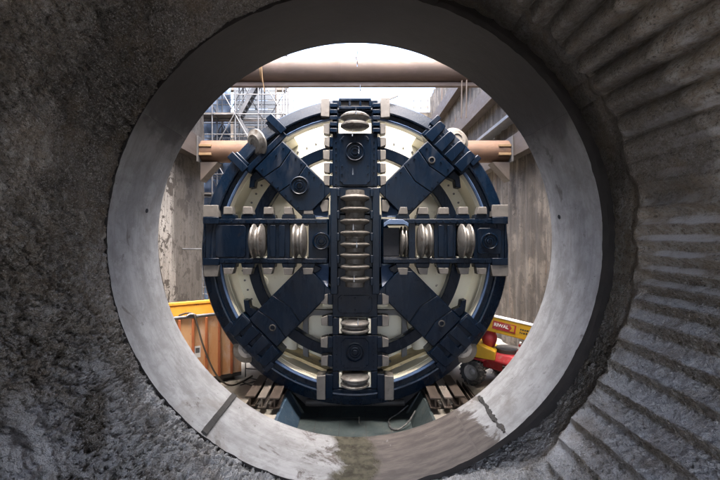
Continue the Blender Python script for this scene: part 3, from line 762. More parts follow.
tag(obj('steel_angle', MB().box(3.4, 3.58, 11.2, 12.7, -4.69, -4.64).box(3.4, 3.43, 11.2, 12.7, -4.639, -4.5), M['rustbeam'], None, 0.004), 'narrow rusty steel angle lying nearest the lift wheel', 'angle')

# ------------------------------------------------------------------ the boring machine
s_ = 0.029                        # metres per photo pixel on the face plane
YFACE = 11.6
ZS = -0.03                        # spokes centre
ZR = -0.35                        # shield axis
tbm = thing('tunnel_boring_machine', (0, 13.0, -4.85), 'dark blue tunnel boring machine with a round spoked cutterhead and cream inside', 'boring machine')
TR = lambda q: Vector((q.x, q.z, ZR + q.y))
obj('shield', MB().lathe([(4.42, 13.1), (4.42, 15.7), (0.01, 15.7)], 128, TR).lathe([(4.42, 11.95), (4.42, 13.1)], 120, TR, R(118), R(422)), M['navy'], tbm)  # open slot at the top added to let sky light onto the bulkhead
rim = obj('cutterhead_rim', MB().lathe([(4.41, 11.99), (4.49, 11.96), (4.50, 11.74), (4.46, 11.68), (4.16, 11.585), (4.12, 11.6), (4.12, 11.72), (3.985, 11.73), (3.985, 11.93), (4.41, 11.99)], 160, TR), M['navy'], tbm)
obj('wear_lip', MB().lathe([(3.98, 11.9), (3.975, 11.67), (3.955, 11.655), (3.915, 11.68), (3.905, 11.755), (3.94, 11.76)], 160, TR), M['navy_lip_sheen'], rim)
obj('inner_shell', MB().lathe([(3.925, 11.765), (3.905, 11.765), (3.88, 12.0), (3.9, 12.0)], 160, TR).lathe([(3.9, 12.003), (3.87, 12.003), (3.87, 12.95), (3.9, 12.95)], 140, TR, R(118), R(422)), M['cream'], tbm)  # same added slot at the top, lets daylight inside
bulk = obj('bulkhead', MB().lathe([(0.01, 12.92), (4.40, 12.92), (4.40, 13.08), (0.01, 13.08)], 160, TR), M['cream'], tbm)
obj('inner_ring', MB().lathe([(2.92, 11.95), (3.24, 11.95), (3.24, 12.35), (2.92, 12.35)], 128, TR, closed=True), M['navy'], tbm, 0.02)
obj('main_bearing', MB().lathe([(1.3, 12.91), (1.3, 12.6), (1.15, 12.5), (0.01, 12.5)], 64, TR), M['navy'], tbm)
# bulkhead fittings: hatches, ports, bolts
def on_bulk(u, v): return Vector((u, 12.92, ZR + v))
for u, v, rr in ((-2.3, 2.0, 0.28), (2.35, 2.0, 0.28), (-3.0, -1.0, 0.2), (3.1, -1.1, 0.2), (-1.75, 2.7, 0.16), (1.75, 2.7, 0.16), (2.75, 0.9, 0.14), (-2.8, 0.95, 0.14)):
    c = on_bulk(u, v)
    pt = obj('port', MB().lathe([(rr, -0.0), (rr, 0.07), (rr * 0.72, 0.09), (rr * 0.68, 0.03), (0.005, 0.03)], 32, lambda q, c=c: c + Vector((q.x, -q.z, q.y))), M['cream'], bulk)
bt = MB()
for k in range(60):
    a = 2 * math.pi * k / 72
    c = on_bulk(3.68 * math.cos(a), 3.68 * math.sin(a))
    bt.lathe([(0.035, 0), (0.035, 0.03), (0.005, 0.035)], 6, lambda q, c=c: c + Vector((q.x, -q.z, q.y)))
obj('bolt_circle', bt, M['greyframe'], bulk)
# round-cornered grey agitator bars, cream drums and stained plate in the lower openings
def rr_path(cx, cz, w, h, r, y, n=6):
    out = []
    for (sx, sz, a0) in ((1, 1, 0), (-1, 1, 90), (-1, -1, 180), (1, -1, 270)):
        for k in range(n + 1):
            a = R(a0 + 90 * k / n)
            out.append((cx + sx * (w / 2 - r) + r * math.cos(a), cz + sz * (h / 2 - r) + r * math.sin(a)))
    return out
for s in (-1, 1):
    outer = rr_path(s * 0.98, -3.05, 1.25, 1.75, 0.33, 0); inner = rr_path(s * 0.98, -3.05, 0.95, 1.45, 0.2, 0)
    n_ = len(outer)
    m_ = MB()
    for y in (12.35, 12.6):
        m_.add([(x, y, z) for x, z in outer] + [(x, y, z) for x, z in inner], [(k, (k + 1) % n_, n_ + (k + 1) % n_, n_ + k) for k in range(n_)])
    m_.add([(x, y, z) for y in (12.35, 12.6) for x, z in outer], [(k, (k + 1) % n_, n_ + (k + 1) % n_, n_ + k) for k in range(n_)])
    m_.add([(x, y, z) for y in (12.35, 12.6) for x, z in inner], [(k, (k + 1) % n_, n_ + (k + 1) % n_, n_ + k) for k in range(n_)])
    obj('door_frame', m_, M['greyframe'], bulk)
    e = Vector((s * 0.72, 0, -0.69)).normalized()
    T = lambda q, s=s: Vector((s * 2.12, 12.72, -3.05)) + Vector((1, 0, 0)) * (q.x * 0.9) + Vector((0, 1, 0)) * q.y + Vector((s * -0.22, 0, 0.97)) * q.z
    dr = obj('feed_drum', MB().lathe([(0.01, -0.72), (0.42, -0.72), (0.42, 0.6), (0.36, 0.66), (0.2, 0.66), (0.2, 0.5), (0.01, 0.5)], 40, T), M['cream'], bulk)
    obj('drum_port', MB().lathe([(0.17, 0), (0.17, 0.03), (0.005, 0.03)], 24, lambda q, s=s: Vector((s * 2.03, 12.29, -2.62)) + Vector((q.x * 1.3, -q.z, q.y * 0.7 - q.x * 0.3 * s))), M['greyframe'], dr)
    obj('bottom_plate', MB().prism([(0.8, -4.02), (2.45, -3.28), (2.42, -3.2), (0.8, -3.92)], 12.0, 12.9, lambda q, s=s: Vector((s * q.x, q.z, q.y))), M['cream_stain'], bulk)
    obj('support_bracket', MB().box(min(s * 0.6, s * 1.0), max(s * 0.6, s * 1.0), 12.2, 12.9, -2.05, -1.75), M['cream'], bulk, 0.03)
    obj('support_bracket', MB().box(min(s * 0.5, s * 0.95), max(s * 0.5, s * 0.95), 12.1, 12.9, -3.8, -3.66), M['cream'], bulk, 0.03)

def frame(deg, zc=ZS):
    a = R(deg); ca, sa = math.cos(a), math.sin(a)
    return lambda q: Vector((q.x * s_ * ca - q.y * s_ * sa, YFACE - q.z, zc + q.x * s_ * sa + q.y * s_ * ca))

def cutter_disc(T, u, v, axis, name, parent, half=7.0, rad=17.0, w=0.05, rims=2, mat='disc', rimh=3.5):
    """twin-rimmed disc cutter; axis 'u' or 'v' is its axle, in the spoke's frame"""
    hub = rad - rimh
    prof = [(0.1, -half), (hub * 0.55, -half), (hub * 0.6, -half * 0.98)]
    if rims == 2:
        for c in (-half * 0.52, half * 0.52):
            prof += [(hub, c - half * 0.40), (rad - 1.6, c - half * 0.24), (rad, c - half * 0.10), (rad, c + half * 0.10), (rad - 1.6, c + half * 0.24), (hub, c + half * 0.40)]
    else:
        prof += [(hub, -half * 0.5), (rad, -half * 0.14), (rad, half * 0.14), (hub, half * 0.5)]
    prof += [(hub * 0.6, half * 0.98), (hub * 0.55, half), (0.1, half)]
    if axis == 'u':
        Q = lambda q: T(Vector((u + q.z, v + q.x, w - 0.0 + q.y * s_)))
    else:
        Q = lambda q: T(Vector((u + q.x, v + q.z, w - 0.0 + q.y * s_)))
    return obj(name, MB().lathe(prof, 40, Q), M[mat], parent)

def boss(T, u, v, parent, r=7.5, w=0.02):
    Q = lambda q: T(Vector((u + q.x, v + q.y, w + q.z)))
    b = obj('access_cap', MB().lathe([(r * 1.1, -0.03), (r * 1.1, 0.012), (r, 0.016), (r, 0.05), (r * 0.93, 0.06), (r * 0.87, 0.05), (r * 0.84, 0.02), (r * 0.64, 0.02), (r * 0.62, 0.05), (r * 0.55, 0.055), (r * 0.52, 0.03), (r * 0.40, 0.03), (r * 0.36, 0.065), (r * 0.27, 0.07), (r * 0.25, 0.03), (0.05, 0.03)], 36, Q), M['navy'], parent)
    return b

def tooth(T, u, v0, v1, parent, wu=10, w0=-0.25, w1=0.06, name='scraper_tooth', slant=1.5):
    """scraper block between lateral v0 (root) and v1 (tip)"""
    d = 1 if v1 > v0 else -1
    wu *= random.uniform(0.92, 1.06); v1 += random.uniform(-0.7, 0.4) * d; w1 += random.uniform(-0.02, 0.015); slant *= random.uniform(0.6, 1.5)
    poly = [(u - wu / 2 - slant * 0.0, v0), (u + wu / 2, v0), (u + wu / 2 - slant * 0.4, v1), (u - wu / 2 + slant, v1)]
    return obj(name, MB().prism(poly, w0, w1, T), M['tooth'], parent, 0.012)

def bolts(T, pts, w, parent, r=0.9):
    b = MB()
    for u, v in pts:
        b.lathe([(r, -0.01), (r, 0.03), (r * 0.8, 0.038), (0.02, 0.038)], 6, lambda q: T(Vector((u + q.x, v + q.y, w + q.z))))
    return obj('bolt', b, M['navy'], parent)

def spoke_body(T, segs, hw, parent_name, w0=-0.55, w1=0.0, mat='navy'):
    """segs: (u0, u1, windows) where windows is None or half width of the opening"""
    m_ = MB()
    for u0, u1, win in segs:
        if win is None:
            m_.box(u0, u1 , -hw, hw, w0, w1, T)
        else:
            m_.box(u0, u1, win, hw, w0, w1, T); m_.box(u0, u1, -hw, -win, w0, w1, T)
    return obj(parent_name, m_, M[mat], tbm, 0.018)

def plate(T, u0, u1, v0, v1, parent, w0=0.0, w1=0.04, c=2.0, name='face_plate', mat='navy'):
    poly = [(u0 + c, v0), (u1 - c, v0), (u1, v0 + c), (u1, v1 - c), (u1 - c, v1), (u0 + c, v1), (u0, v1 - c), (u0, v0 + c)]
    return obj(name, MB().prism(poly, w0 - 0.01, w1, T), M[mat], parent, 0.012)

# --- horizontal spokes
for side, deg in ((-1, 180), (1, 0)):
    T = frame(deg)
    top = -1 if side < 0 else 1          # lateral sign of "up" in this frame
    if side < 0:
        segs = [(27, 46.5, None), (47, 64.5, 17), (65, 88, None), (88.5, 105, 17), (105.5, 149.5, None)]
        discs = [55.5, 96.5]
        teeth_t = [46.5, 66.5, 86.5, 107, 126]; end_t = 142
    else:
        segs = [(27, 28, None), (28.3, 53, 16), (53.5, 60.5, None), (61, 78.5, 17), (79, 101, None), (101.5, 118, 17), (118.5, 149.5, None)]
        discs = [69.5, 109.5]
        teeth_t = [47.5, 67.5, 88, 108, 126.5]; end_t = 143
    sp = spoke_body(T, segs, 22.5, 'spoke')
    for u in discs:
        cutter_disc(T, u, 0, 'u', 'disc_cutter', sp)
        for sv in (-1, 1):
            obj('cutter_saddle', MB().box(u - 7.4, u + 7.4, min(sv * 15.5, sv * 18.5), max(sv * 15.5, sv * 18.5), -0.35, -0.06, T), M['cream'] if sv * top < 0 else M['tooth'], sp, 0.01)
    # raised edge bars along both sides carry the scrapers
    for sv in (-1, 1):
        tip = 34.0 if sv * top > 0 else 33.5
        bar_o = obj('scraper_bar', MB().box(28, 150, min(sv * 17.5, sv * 22.0), max(sv * 17.5, sv * 22.0), 0.005, 0.05, T), M['navy'], sp, 0.012)
        for u in teeth_t:
            uu = u + random.uniform(-0.4, 0.4)
            obj('tooth_holder', MB().prism([(uu - 7, sv * 22.2), (uu + 7, sv * 22.2), (uu + 6, sv * 26.6), (uu - 6, sv * 26.6)], -0.35, 0.035, T), M['navy'], sp, 0.012)
            tooth(T, uu, sv * 26.8, sv * tip, sp, 10.5)
        wu = 17
        tooth(T, end_t + 1, sv * 24.0, sv * (tip + 2.0), sp, wu, -0.4, 0.08, 'gauge_scraper')
        obj('tooth_holder', MB().box(end_t - 7, end_t + 9, min(sv * 17, sv * 24), max(sv * 17, sv * 24), 0.052, 0.10, T), M['navy'], sp, 0.015)
    if side < 0:
        boss(T, 33.5, 0, sp, 8.5, 0.03)
        plate(T, 109, 139, -16, 16, sp)
        plate(T, 70, 76, -16, 16, sp, c=1); plate(T, 79, 85, -16, 16, sp, c=1)
        # side-mounted cap and lugs at the outer end
        Q = lambda q: T(Vector((149.8 + q.z * 34, q.x, -0.2 + q.y * s_)))
        obj('end_cap', MB().lathe([(6.5, 0), (6.5, 0.06), (4.6, 0.09), (4.4, 0.05), (0.05, 0.05)], 28, Q), M['navy'], sp)
    else:
        plate(T, 122, 146, -13, 13, sp)
        boss(T, 134, 0, sp, 8.0, 0.045)
        plate(T, 83, 89, -16, 16, sp, c=1); plate(T, 92, 98, -16, 16, sp, c=1)
        # open bay next to the hub with a disc seen on edge
        cutter_disc(T, 49.0, -1, 'u', 'disc_cutter', sp, 3.6, 16, -0.24)
        obj('bay_cover', MB().box(28.2, 45.0, -15.8, 13.5, -0.5, -0.12, T), M['darkhole'], sp, 0.02)
        pl_ = [(29, 15), (36, 20.5), (47, 20.5), (53, 15)]
        obj('bay_lintel', MB().prism([(28.5, 14.0), (33, 16.6), (49, 16.6), (53, 14.0), (53, 18), (47, 21.5), (34, 21.5), (28.5, 18)], -0.02, 0.11, T), M['navy_lip_sheen'], sp, 0.01)  # lighter blue paints the highlight on the bay frame
    bolts(T, [(u, v) for u in range(32, 150, 7) for v in (-19.8, 19.8)], 0.05, sp, 0.75)
    obj('end_block', MB().box(149.7, 152.5, -20, 20, -0.6, -0.03, T), M['navy'], sp, 0.03)

# --- vertical spokes
Tup = frame(90)
sp = spoke_body(Tup, [(27, 54, None), (54.5, 108, None), (108.5, 129, 16.5), (129.5, 141, None)], 22.5, 'spoke')
cutter_disc(Tup, 119, 0, 'v', 'disc_cutter', sp, 8.0, 13.5, 0.02) if False else cutter_disc(Tup, 119, 0, 'u', 'disc_cutter', sp, 8.0, 14.5, 0.03)
plate(Tup, 56, 105, -15.5, 15.5, sp, c=4)
bolts(Tup, [(u, v) for u in (59, 67, 75) for v in (-13, 13)] + [(101, -13), (101, 13)], 0.04, sp)
bolts(Tup, [(u, v) for u in range(57, 107, 6) for v in (-19, 19)], 0.0, sp, 0.8)
boss(Tup, 89, 0, sp, 9.5, 0.045)
boss(Tup, 119, 0, sp, 2.0, -0.5) if False else None
for sv in (-1, 1):
    # ribbed clamps beside the upper window
    for k in range(5):
        u0 = 108 + k * 6.2
        obj('clamp_rib', MB().box(u0, u0 + 4.2, min(sv * 17.5, sv * 25), max(sv * 17.5, sv * 25), 0.0, 0.10, Tup), M['navy'], sp, 0.015)
    tooth(Tup, 132.5, sv * 25.5, sv * 34.5, sp, 19, -0.4, 0.08, 'gauge_scraper', 0.5)
    for u in (60.5, 73, 86, 99, 112):
        obj('tooth_holder', MB().box(u - 5, u + 5, min(sv * 22.2, sv * 25.2), max(sv * 22.2, sv * 25.2), -0.35, 0.03, Tup), M['navy'], sp, 0.012)
        tooth(Tup, u, sv * 25.4, sv * 31.5, sp, 11, -0.3, 0.03)
# top end grille bar with three slots
gb = MB()
gb.box(139, 141.5, -16, 16, 0.005, 0.12, Tup); gb.box(131, 133.5, -16, 16, 0.005, 0.12, Tup)
for v in (-16, -6.2, 4.2, 14): gb.box(133.6, 138.9, v, v + 2, 0.005, 0.11, Tup)
obj('top_grille', gb, M['navy'], sp, 0.008)
obj('grille_back', MB().box(133.7, 138.8, -13.9, 13.9, 0.002, 0.02, Tup), M['tooth'], sp)
obj('lifting_pin', MB().bar(Tup(Vector((137, -23, 0.05))), Tup(Vector((145, -43, 0.05))), 0.045, 0.06), M['greyframe'], sp, 0.005)

Tdn = frame(270)
sp = spoke_body(Tdn, [(27, 76, None), (76.5, 94, 16), (94.5, 130, None), (130.5, 148, 16.5), (148.5, 158, None)], 22.5, 'spoke')
cutter_disc(Tdn, 85, 0, 'u', 'disc_cutter', sp, 6.5, 14.5, 0.03)
cutter_disc(Tdn, 139, 0, 'u', 'disc_cutter', sp, 6.5, 14.5, 0.03)
for u in (85, 139):
    for sv in (-1, 1):
        obj('cutter_saddle', MB().box(u - 7.5, u + 7.5, min(sv * 13.0, sv * 15.8), max(sv * 13.0, sv * 15.8), -0.35, 0.0, Tdn), M['cream'], sp, 0.015)
plate(Tdn, 54, 72, -17, 17, sp, c=3)
plate(Tdn, 97, 127, -14, 14, sp, c=4)
bolts(Tdn, [(u, v) for u in (99.5, 124.5) for v in (-11.5, 11.5)] + [(u, v) for u in (57, 69) for v in (-14, 0, 14)], 0.04, sp)
bolts(Tdn, [(u, v) for u in range(96, 130, 6) for v in (-18.5, 18.5)], 0.0, sp, 0.8)
boss(Tdn, 111, 0, sp, 9.0, 0.045)
for sv in (-1, 1):
    for u in (58, 79.5, 101, 119.5):
        obj('tooth_holder', MB().box(u - 5.5, u + 5.5, min(sv * 22.2, sv * 27), max(sv * 22.2, sv * 27), -0.35, 0.03, Tdn), M['navy'], sp, 0.012)
        tooth(Tdn, u, sv * 27.2, sv * 34, sp, 11, -0.3, 0.04)
    tooth(Tdn, 146, sv * 29.5, sv * 38.5, sp, 26, -0.4, 0.08, 'gauge_scraper', 0.5)
    obj('tooth_holder', MB().box(133, 157, min(sv * 22.2, sv * 29.3), max(sv * 22.2, sv * 29.3), -0.45, 0.05, Tdn), M['navy'], sp, 0.015)

# --- hub with its stack of central discs
T0 = frame(0)
hubm = MB().box(-26.5, 26.5, -26.5, 26.5, -0.8, -0.03, T0)
hub = obj('hub', hubm, M['navy'], tbm, 0.02)
for sv in (-1, 1):
    obj('hub_rail', MB().box(min(sv * 17, sv * 24.5), max(sv * 17, sv * 24.5), -53, 53, 0.005, 0.09, T0), M['navy'], hub, 0.02)
    k = MB()
    for j in range(5): k.box(min(sv * 15, sv * 18), max(sv * 15, sv * 18), -44 + j * 22, -36 + j * 22, 0.004, 0.16, T0)
    obj('disc_seat', k, M['navy'], hub, 0.015)
def stack(zs, z_lo, z_hi):
    prof = [(0.1, z_lo), (9.3, z_lo)]
    for z in zs:
        prof += [(9.5, z - 3.6), (10.4, z - 2.9), (14.4, z - 0.9), (14.6, z - 0.5), (14.6, z + 0.6), (14.2, z + 0.9), (10.4, z + 2.6), (9.5, z + 3.1)]
    prof += [(9.2, z_hi), (0.1, z_hi)]
    return prof
for zs, lo, hi in (((-37, -25.5, -14, -3.5), -45, 2.5), ((8, 19.5, 31, 42.5), 2.8, 50)):
    Q = lambda q: T0(Vector((q.x, q.z, 0.10 + q.y * s_)))
    obj('centre_disc_stack', MB().lathe(stack(zs, lo, hi), 48, Q), M['stack'], hub)

# --- diagonal spokes
for deg in (45, 135, 225, 315):
    T_ = frame(deg); du = 8 if deg > 180 else 0          # the lower arms reach a little further out
    T = lambda q, T_=T_, du=du: T_(q + Vector((du, 0, 0)))
    inner, outer = 52 - du, 122
    sp = spoke_body(T, [(inner, outer, None)], 20, 'diagonal_spoke', -0.6, 0.0)
    # chevron-jointed wear plates
    c1, c2 = 84, 105
    for ua, ub, va in ((inner, c1, True), (c1 + 0.7, c2, True), (c2 + 0.7, outer - 0.5, False)):
        a_in = 0 if ua == inner else -4
        e = 4 if ub != outer - 0.5 else 0
        f0 = 4 if ua != inner else 0
        poly = [(ua + f0 * 0.9, -19.2), (ua, 0), (ua + f0 * 0.9, 19.2), (ub + e * 0.9, 19.2), (ub, 0), (ub + e * 0.9, -19.2)]
        # six-sided plate; middle points shape the chevron
        if ua == inner: poly = [(ua, -9), (ua, 9), (ua + 10, 19.2), (ub + e * 0.9, 19.2), (ub, 0), (ub + e * 0.9, -19.2), (ua + 10, -19.2)]
        obj('wear_plate', MB().prism(poly, -0.005, 0.05, T), M['navy'], sp, 0.014)
    if deg == 135:
        boss(T, 78, 0, sp, 9.0, 0.06)
    else:
        boss(T, 112 if deg != 45 else 111, 5 if deg == 225 else 0, sp, 3.6, 0.055) if False else obj('lifting_eye', MB().lathe([(3.4, 0.0), (3.4, 0.02), (2.4, 0.025), (2.2, -0.02), (0.05, -0.02)], 20, lambda q, T=T: T(Vector((111 + q.x, 3 + q.y, 0.055 + q.z)))), M['darksteel'], sp)
    bolts(T, [(u, v) for u in (64, 74, 81, 92, 100) for v in (-16.5, 16.5)] + [(116, v) for v in (-15, -5, 15)], 0.05, sp, 0.85)
    # gauge housing across the outer end
    if deg != 135:
        gh = MB(); gh.box(122.5, 140, -29, 29, -0.75, 0.0, T)
        if deg > 180: gh.box(140.2, 146.5, -27, 27, -0.25, 0.045, T)
        house = obj('gauge_housing', gh, M['navy'], sp, 0.03)
        for k in range(4):
            v0 = -27 + k * 14
            obj('housing_rib', MB().prism([(123.5, v0), (142, v0 + 1), (145, v0 + 2), (145, v0 + 9.5), (142, v0 + 10.5), (123.5, v0 + 11)], -0.2, 0.06, T), M['navy'], house, 0.02)
        for sv in (-1, 1):
            obj('end_lug', MB().box(136, 147.5, min(sv * 25.5, sv * 31), max(sv * 25.5, sv * 31), -0.3, 0.05, T), M['navy'], house, 0.02)
        wdisc = -0.28 if deg < 180 else -0.15
    else:
        gh = MB(); gh.box(122.5, 129, -27, 27, -0.75, 0.02, T)
        for sv in (-1, 1): gh.box(129.2, 147, min(sv * 20, sv * 27.5), max(sv * 20, sv * 27.5), -0.7, 0.02, T)
        house = obj('gauge_housing', gh, M['navy'], sp, 0.03)
        for sv in (-1, 1):
            obj('end_lug', MB().box(127, 149, min(sv * 23, sv * 31), max(sv * 23, sv * 31), 0.03, 0.09, T), M['navy'], house, 0.02)
        wdisc = -0.05
    # gauge cutter: tilted disc
    ax = Vector((-0.35, 0.0, 0.93)) if deg > 180 else Vector((0.4, 0.0, 0.9)) if deg != 135 else Vector((0.2, 0.66, 0.7))
    ax.normalize(); b1 = ax.orthogonal().normalized(); b2 = ax.cross(b1)
    cu = {45: 146, 135: 139, 225: 146, 315: 146}[deg]
    Q = lambda q, T=T, cu=cu: T(Vector((cu, 0, 0)) + Vector(((b1.x * q.x + b2.x * q.y + ax.x * q.z), (b1.y * q.x + b2.y * q.y + ax.y * q.z), 0)) + Vector((0, 0, wdisc + (b1.z * q.x + b2.z * q.y + ax.z * q.z) * s_)))
    obj('gauge_cutter', MB().lathe([(0.1, -5), (9, -5), (10.5, -3), (14, -0.8), (14, 0.8), (10.5, 3), (9, 4.5), (5, 4.8), (4.5, 3.6), (0.1, 3.6)], 40, Q), M['disc'] if deg == 135 else M['stack'], house)
    # muck-bucket lip hooking into the side openings
    for sv in ((1,) if deg in (45, 225) else (-1,)):
        # the side of the spoke that faces the horizontal spoke
        sd = -sv
        poly = [(112, sd * 20.3), (121.5, sd * 20.3), (121, sd * 29), (114, sd * 38), (111, sd * 33.5), (115, sd * 28)]
        obj('bucket_lip', MB().prism(poly, -0.5, -0.15, T), M['navy'], sp, 0.02)
    # inner corner wedge plates sloped to the sky, its reflection painted in as lighter blue
for sx in (-1, 1):
    for sz in (-1, 1):
        top = sz > 0
        if top: V = [(27, 24, -0.05), (44, 24, -0.05), (46, 30, -0.18), (36, 42, -0.5), (27, 46, -0.6)]
        else: V = [(27, -46, -0.05), (36, -44, -0.05), (47, -33, -0.2), (44, -25, -0.45), (27, -24, -0.6)]
        V = [T0(Vector((sx * p[0], p[1], p[2]))) for p in V]
        V2 = [p + Vector((0, 0.12, 0)) for p in V]
        f = [(0, 1, 2, 3, 4), (9, 8, 7, 6, 5)] + [(i, (i + 1) % 5, 5 + (i + 1) % 5, 5 + i) for i in range(5)]
        wp = obj('corner_plate', MB().add(V + V2, f), M['navy_lip_sheen'], hub, 0.012)
        if top:
            obj('corner_tooth', MB().prism([(sx * 27, 30), (sx * 33, 29), (sx * 35, 35), (sx * 32, 41), (sx * 27, 41)], -0.2, 0.0, T0), M['tooth'], hub, 0.01)
        else:
            obj('corner_block', MB().prism([(sx * 36, -30), (sx * 40, -32), (sx * 52, -24), (sx * 42, -23), (sx * 34, -27)], -0.3, -0.02, T0), M['navy'], hub, 0.012)

# ------------------------------------------------------------------ orange skip
A_, B_ = Vector((-5.95, 12.15, 0)), Vector((-3.85, 13.55, 0))
dx = (B_ - A_).normalized(); nx = Vector((-dx.y, dx.x, 0))     # into the skip
LEN = (B_ - A_).length + 0.0
skip = thing('waste_skip', (A_ + B_) / 2 + Vector((0, 0, ZF)) , 'faded orange ribbed steel skip on the pit floor by the patched wall', 'skip')
TS = lambda q: A_ + dx * q.x + nx * q.y + Vector((0, 0, q.z))
zt = -2.42
obj('side_panel', MB().box(0, LEN, 0.0, 0.05, ZF + 0.25, zt - 0.05, TS), M['orange'], skip, 0.006)
obj('side_panel', MB().box(0, LEN, 1.5, 1.55, ZF + 0.25, zt + 0.15, TS), M['yellow_rail'], skip, 0.006)
obj('end_panel', MB().box(LEN - 0.05, LEN, 0.06, 1.49, ZF + 0.25, zt - 0.05, TS), M['orange'], skip, 0.006)
obj('end_panel', MB().box(0, 0.05, 0.06, 1.49, ZF + 0.25, zt - 0.05, TS), M['orange'], skip, 0.006)
obj('bottom', MB().box(0, LEN, 0, 1.55, ZF + 0.12, ZF + 0.24, TS).box(0.2, LEN - 0.2, 0.1, 1.4, ZF + 0.002, ZF + 0.119, TS), M['darksteel'], skip, 0.006)
k = 0
x = 0.12
while x < LEN - 0.02:
    obj('rib', MB().box(x, x + 0.075, -0.085, -0.002, ZF + 0.25, zt - 0.06, TS), M['orange_rib'], skip, 0.012); x += 0.405
obj('top_rail', MB().tube([TS(Vector((-0.05, -0.02, zt))), TS(Vector((LEN + 0.03, -0.02, zt)))], 0.05, 12), M['galv'], skip)
obj('top_beam', MB().box(0, LEN, 1.47, 1.6, zt + 0.16, zt + 0.26, TS), M['yellow_rail'], skip, 0.01)
ss = obj('sticker', MB().box(1.02, 1.2, -0.012, -0.004, -3.75, -3.38, TS), M['white'], skip)
obj('sticker_mark', MB().box(1.05, 1.17, -0.018, -0.013, -3.60, -3.44, TS), M['galv'], ss)
h0 = TS(Vector((0.98, -0.09, zt + 0.06)))
tag(obj('black_hose', MB().tube(hosecurve([TS(Vector((0.6, 0.25, zt + 0.02))), TS(Vector((0.8, 0.1, zt + 0.10))), h0, TS(Vector((1.08, -0.15, zt - 0.3))), TS(Vector((1.25, -0.25, -3.4))), TS(Vector((1.55, -0.35, -4.2))), TS(Vector((1.9, -0.5, -4.62))), TS(Vector((2.3, -0.45, -4.67))), TS(Vector((2.9, 0.0, -4.67)))]), 0.028, 8), M['hose']), 'dark hose hanging over the skip rail and trailing on the floor', 'hose')
obj('rail_lashing', MB().tube(hosecurve([TS(Vector((0.78, -0.08, zt + 0.03))), TS(Vector((0.86, -0.06, zt + 0.075))), TS(Vector((1.0, -0.08, zt + 0.06))), TS(Vector((1.1, -0.09, zt - 0.03)))]), 0.035, 8), M['galv'], skip)
# steel rods and a small frame on the floor past the skip
mb = MB()
for a, b in (((-3.75, 13.2, -4.68), (-2.9, 12.5, -4.68)), ((-3.6, 13.6, -4.68), (-2.8, 13.1, -4.68)), ((-3.7, 12.9, -4.68), (-3.0, 13.4, -4.66))):
    tag(obj('steel_rod', MB().tube([a, b], 0.018, 6), M['darksteel']), 'thin dark steel rod lying on the floor beside the skip', 'rod', 'steel rods on the floor beside the skip')
fr = MB(); 
for a, b in (((-3.75, 13.7, -4.69), (-3.75, 13.7, -4.1)), ((-3.75, 13.7, -4.1), (-3.1, 13.6, -4.12)), ((-3.75, 13.7, -4.4), (-3.1, 13.6, -4.42)), ((-3.1, 13.6, -4.69), (-3.1, 13.6, -4.12))):
    fr.tube([a, b], 0.022, 6)
tag(obj('pipe_stand', fr, M['darksteel']), 'small dark pipe frame standing between the skip and the machine', 'frame')

# ladder against the patched wall, cable, rod
lad = thing('ladder', (-6.3, 17.0, ZF), 'pale metal ladder standing at the end of the patched wall', 'ladder')
for x in (-6.5, -6.1): obj('stile', MB().tube([(x, 17.0, ZF), (x, 17.05, -0.6)], 0.03, 8), M['galv'], lad)
for k in range(13): obj('rung', MB().tube([(-6.47, 17.0, ZF + 0.3 + 0.3 * k), (-6.13, 17.0, ZF + 0.3 + 0.3 * k)], 0.02, 6), M['galv'], lad)
tag(obj('hanging_cable', MB().tube(hosecurve([(-6.82, 13.9, 2.3), (-6.8, 13.7, 0.6), (-6.8, 13.9, -0.8), (-6.78, 14.4, -2.2), (-6.78, 14.8, -3.4)]), 0.018, 6), M['hose']), 'thin dark cable hanging down the patched wall', 'cable')
tag(obj('wall_rod', MB().tube([(-6.9, 16.0, -0.36), (-6.1, 15.9, -0.36)], 0.03, 8), M['galv']), 'short pale rod sticking out of the patched wall', 'rod')

# ------------------------------------------------------------------ scaffold tower, sheeting, boarding
sc = thing('scaffold_tower', (-5.5, 20.8, ZF), 'galvanised scaffold stair tower rising behind the orange pipe strut', 'scaffold')
xs = [-8.3, -7.15, -6.0, -4.85, -3.6]; ysc = [20.0, 20.75, 21.5]
for x in xs:
    for y in ysc: obj('standard', MB().tube([(x, y, ZF), (x + random.uniform(-.02, .02), y, 10.0)], 0.034, 8), M['galv'], sc)
lev = [0.3, 2.3, 4.3, 6.3, 8.3, 9.6]
for z in lev:
    for y in ysc:
        obj('ledger', MB().tube([(xs[0] - 0.15, y + 0.06, z), (xs[-1] + 0.15, y + 0.06, z + random.uniform(-.03, .03))], 0.03, 8), M['galv'], sc)
        if z < 9: obj('guard_rail', MB().tube([(xs[0] - 0.1, y + 0.06, z + 1.0), (xs[-1] + 0.1, y + 0.06, z + 1.0)], 0.026, 8), M['galv'], sc)
    for x in xs: obj('transom', MB().tube([(x + 0.06, ysc[0] - 0.1, z), (x + 0.06, ysc[1] + 0.1, z)], 0.03, 8), M['galv'], sc)
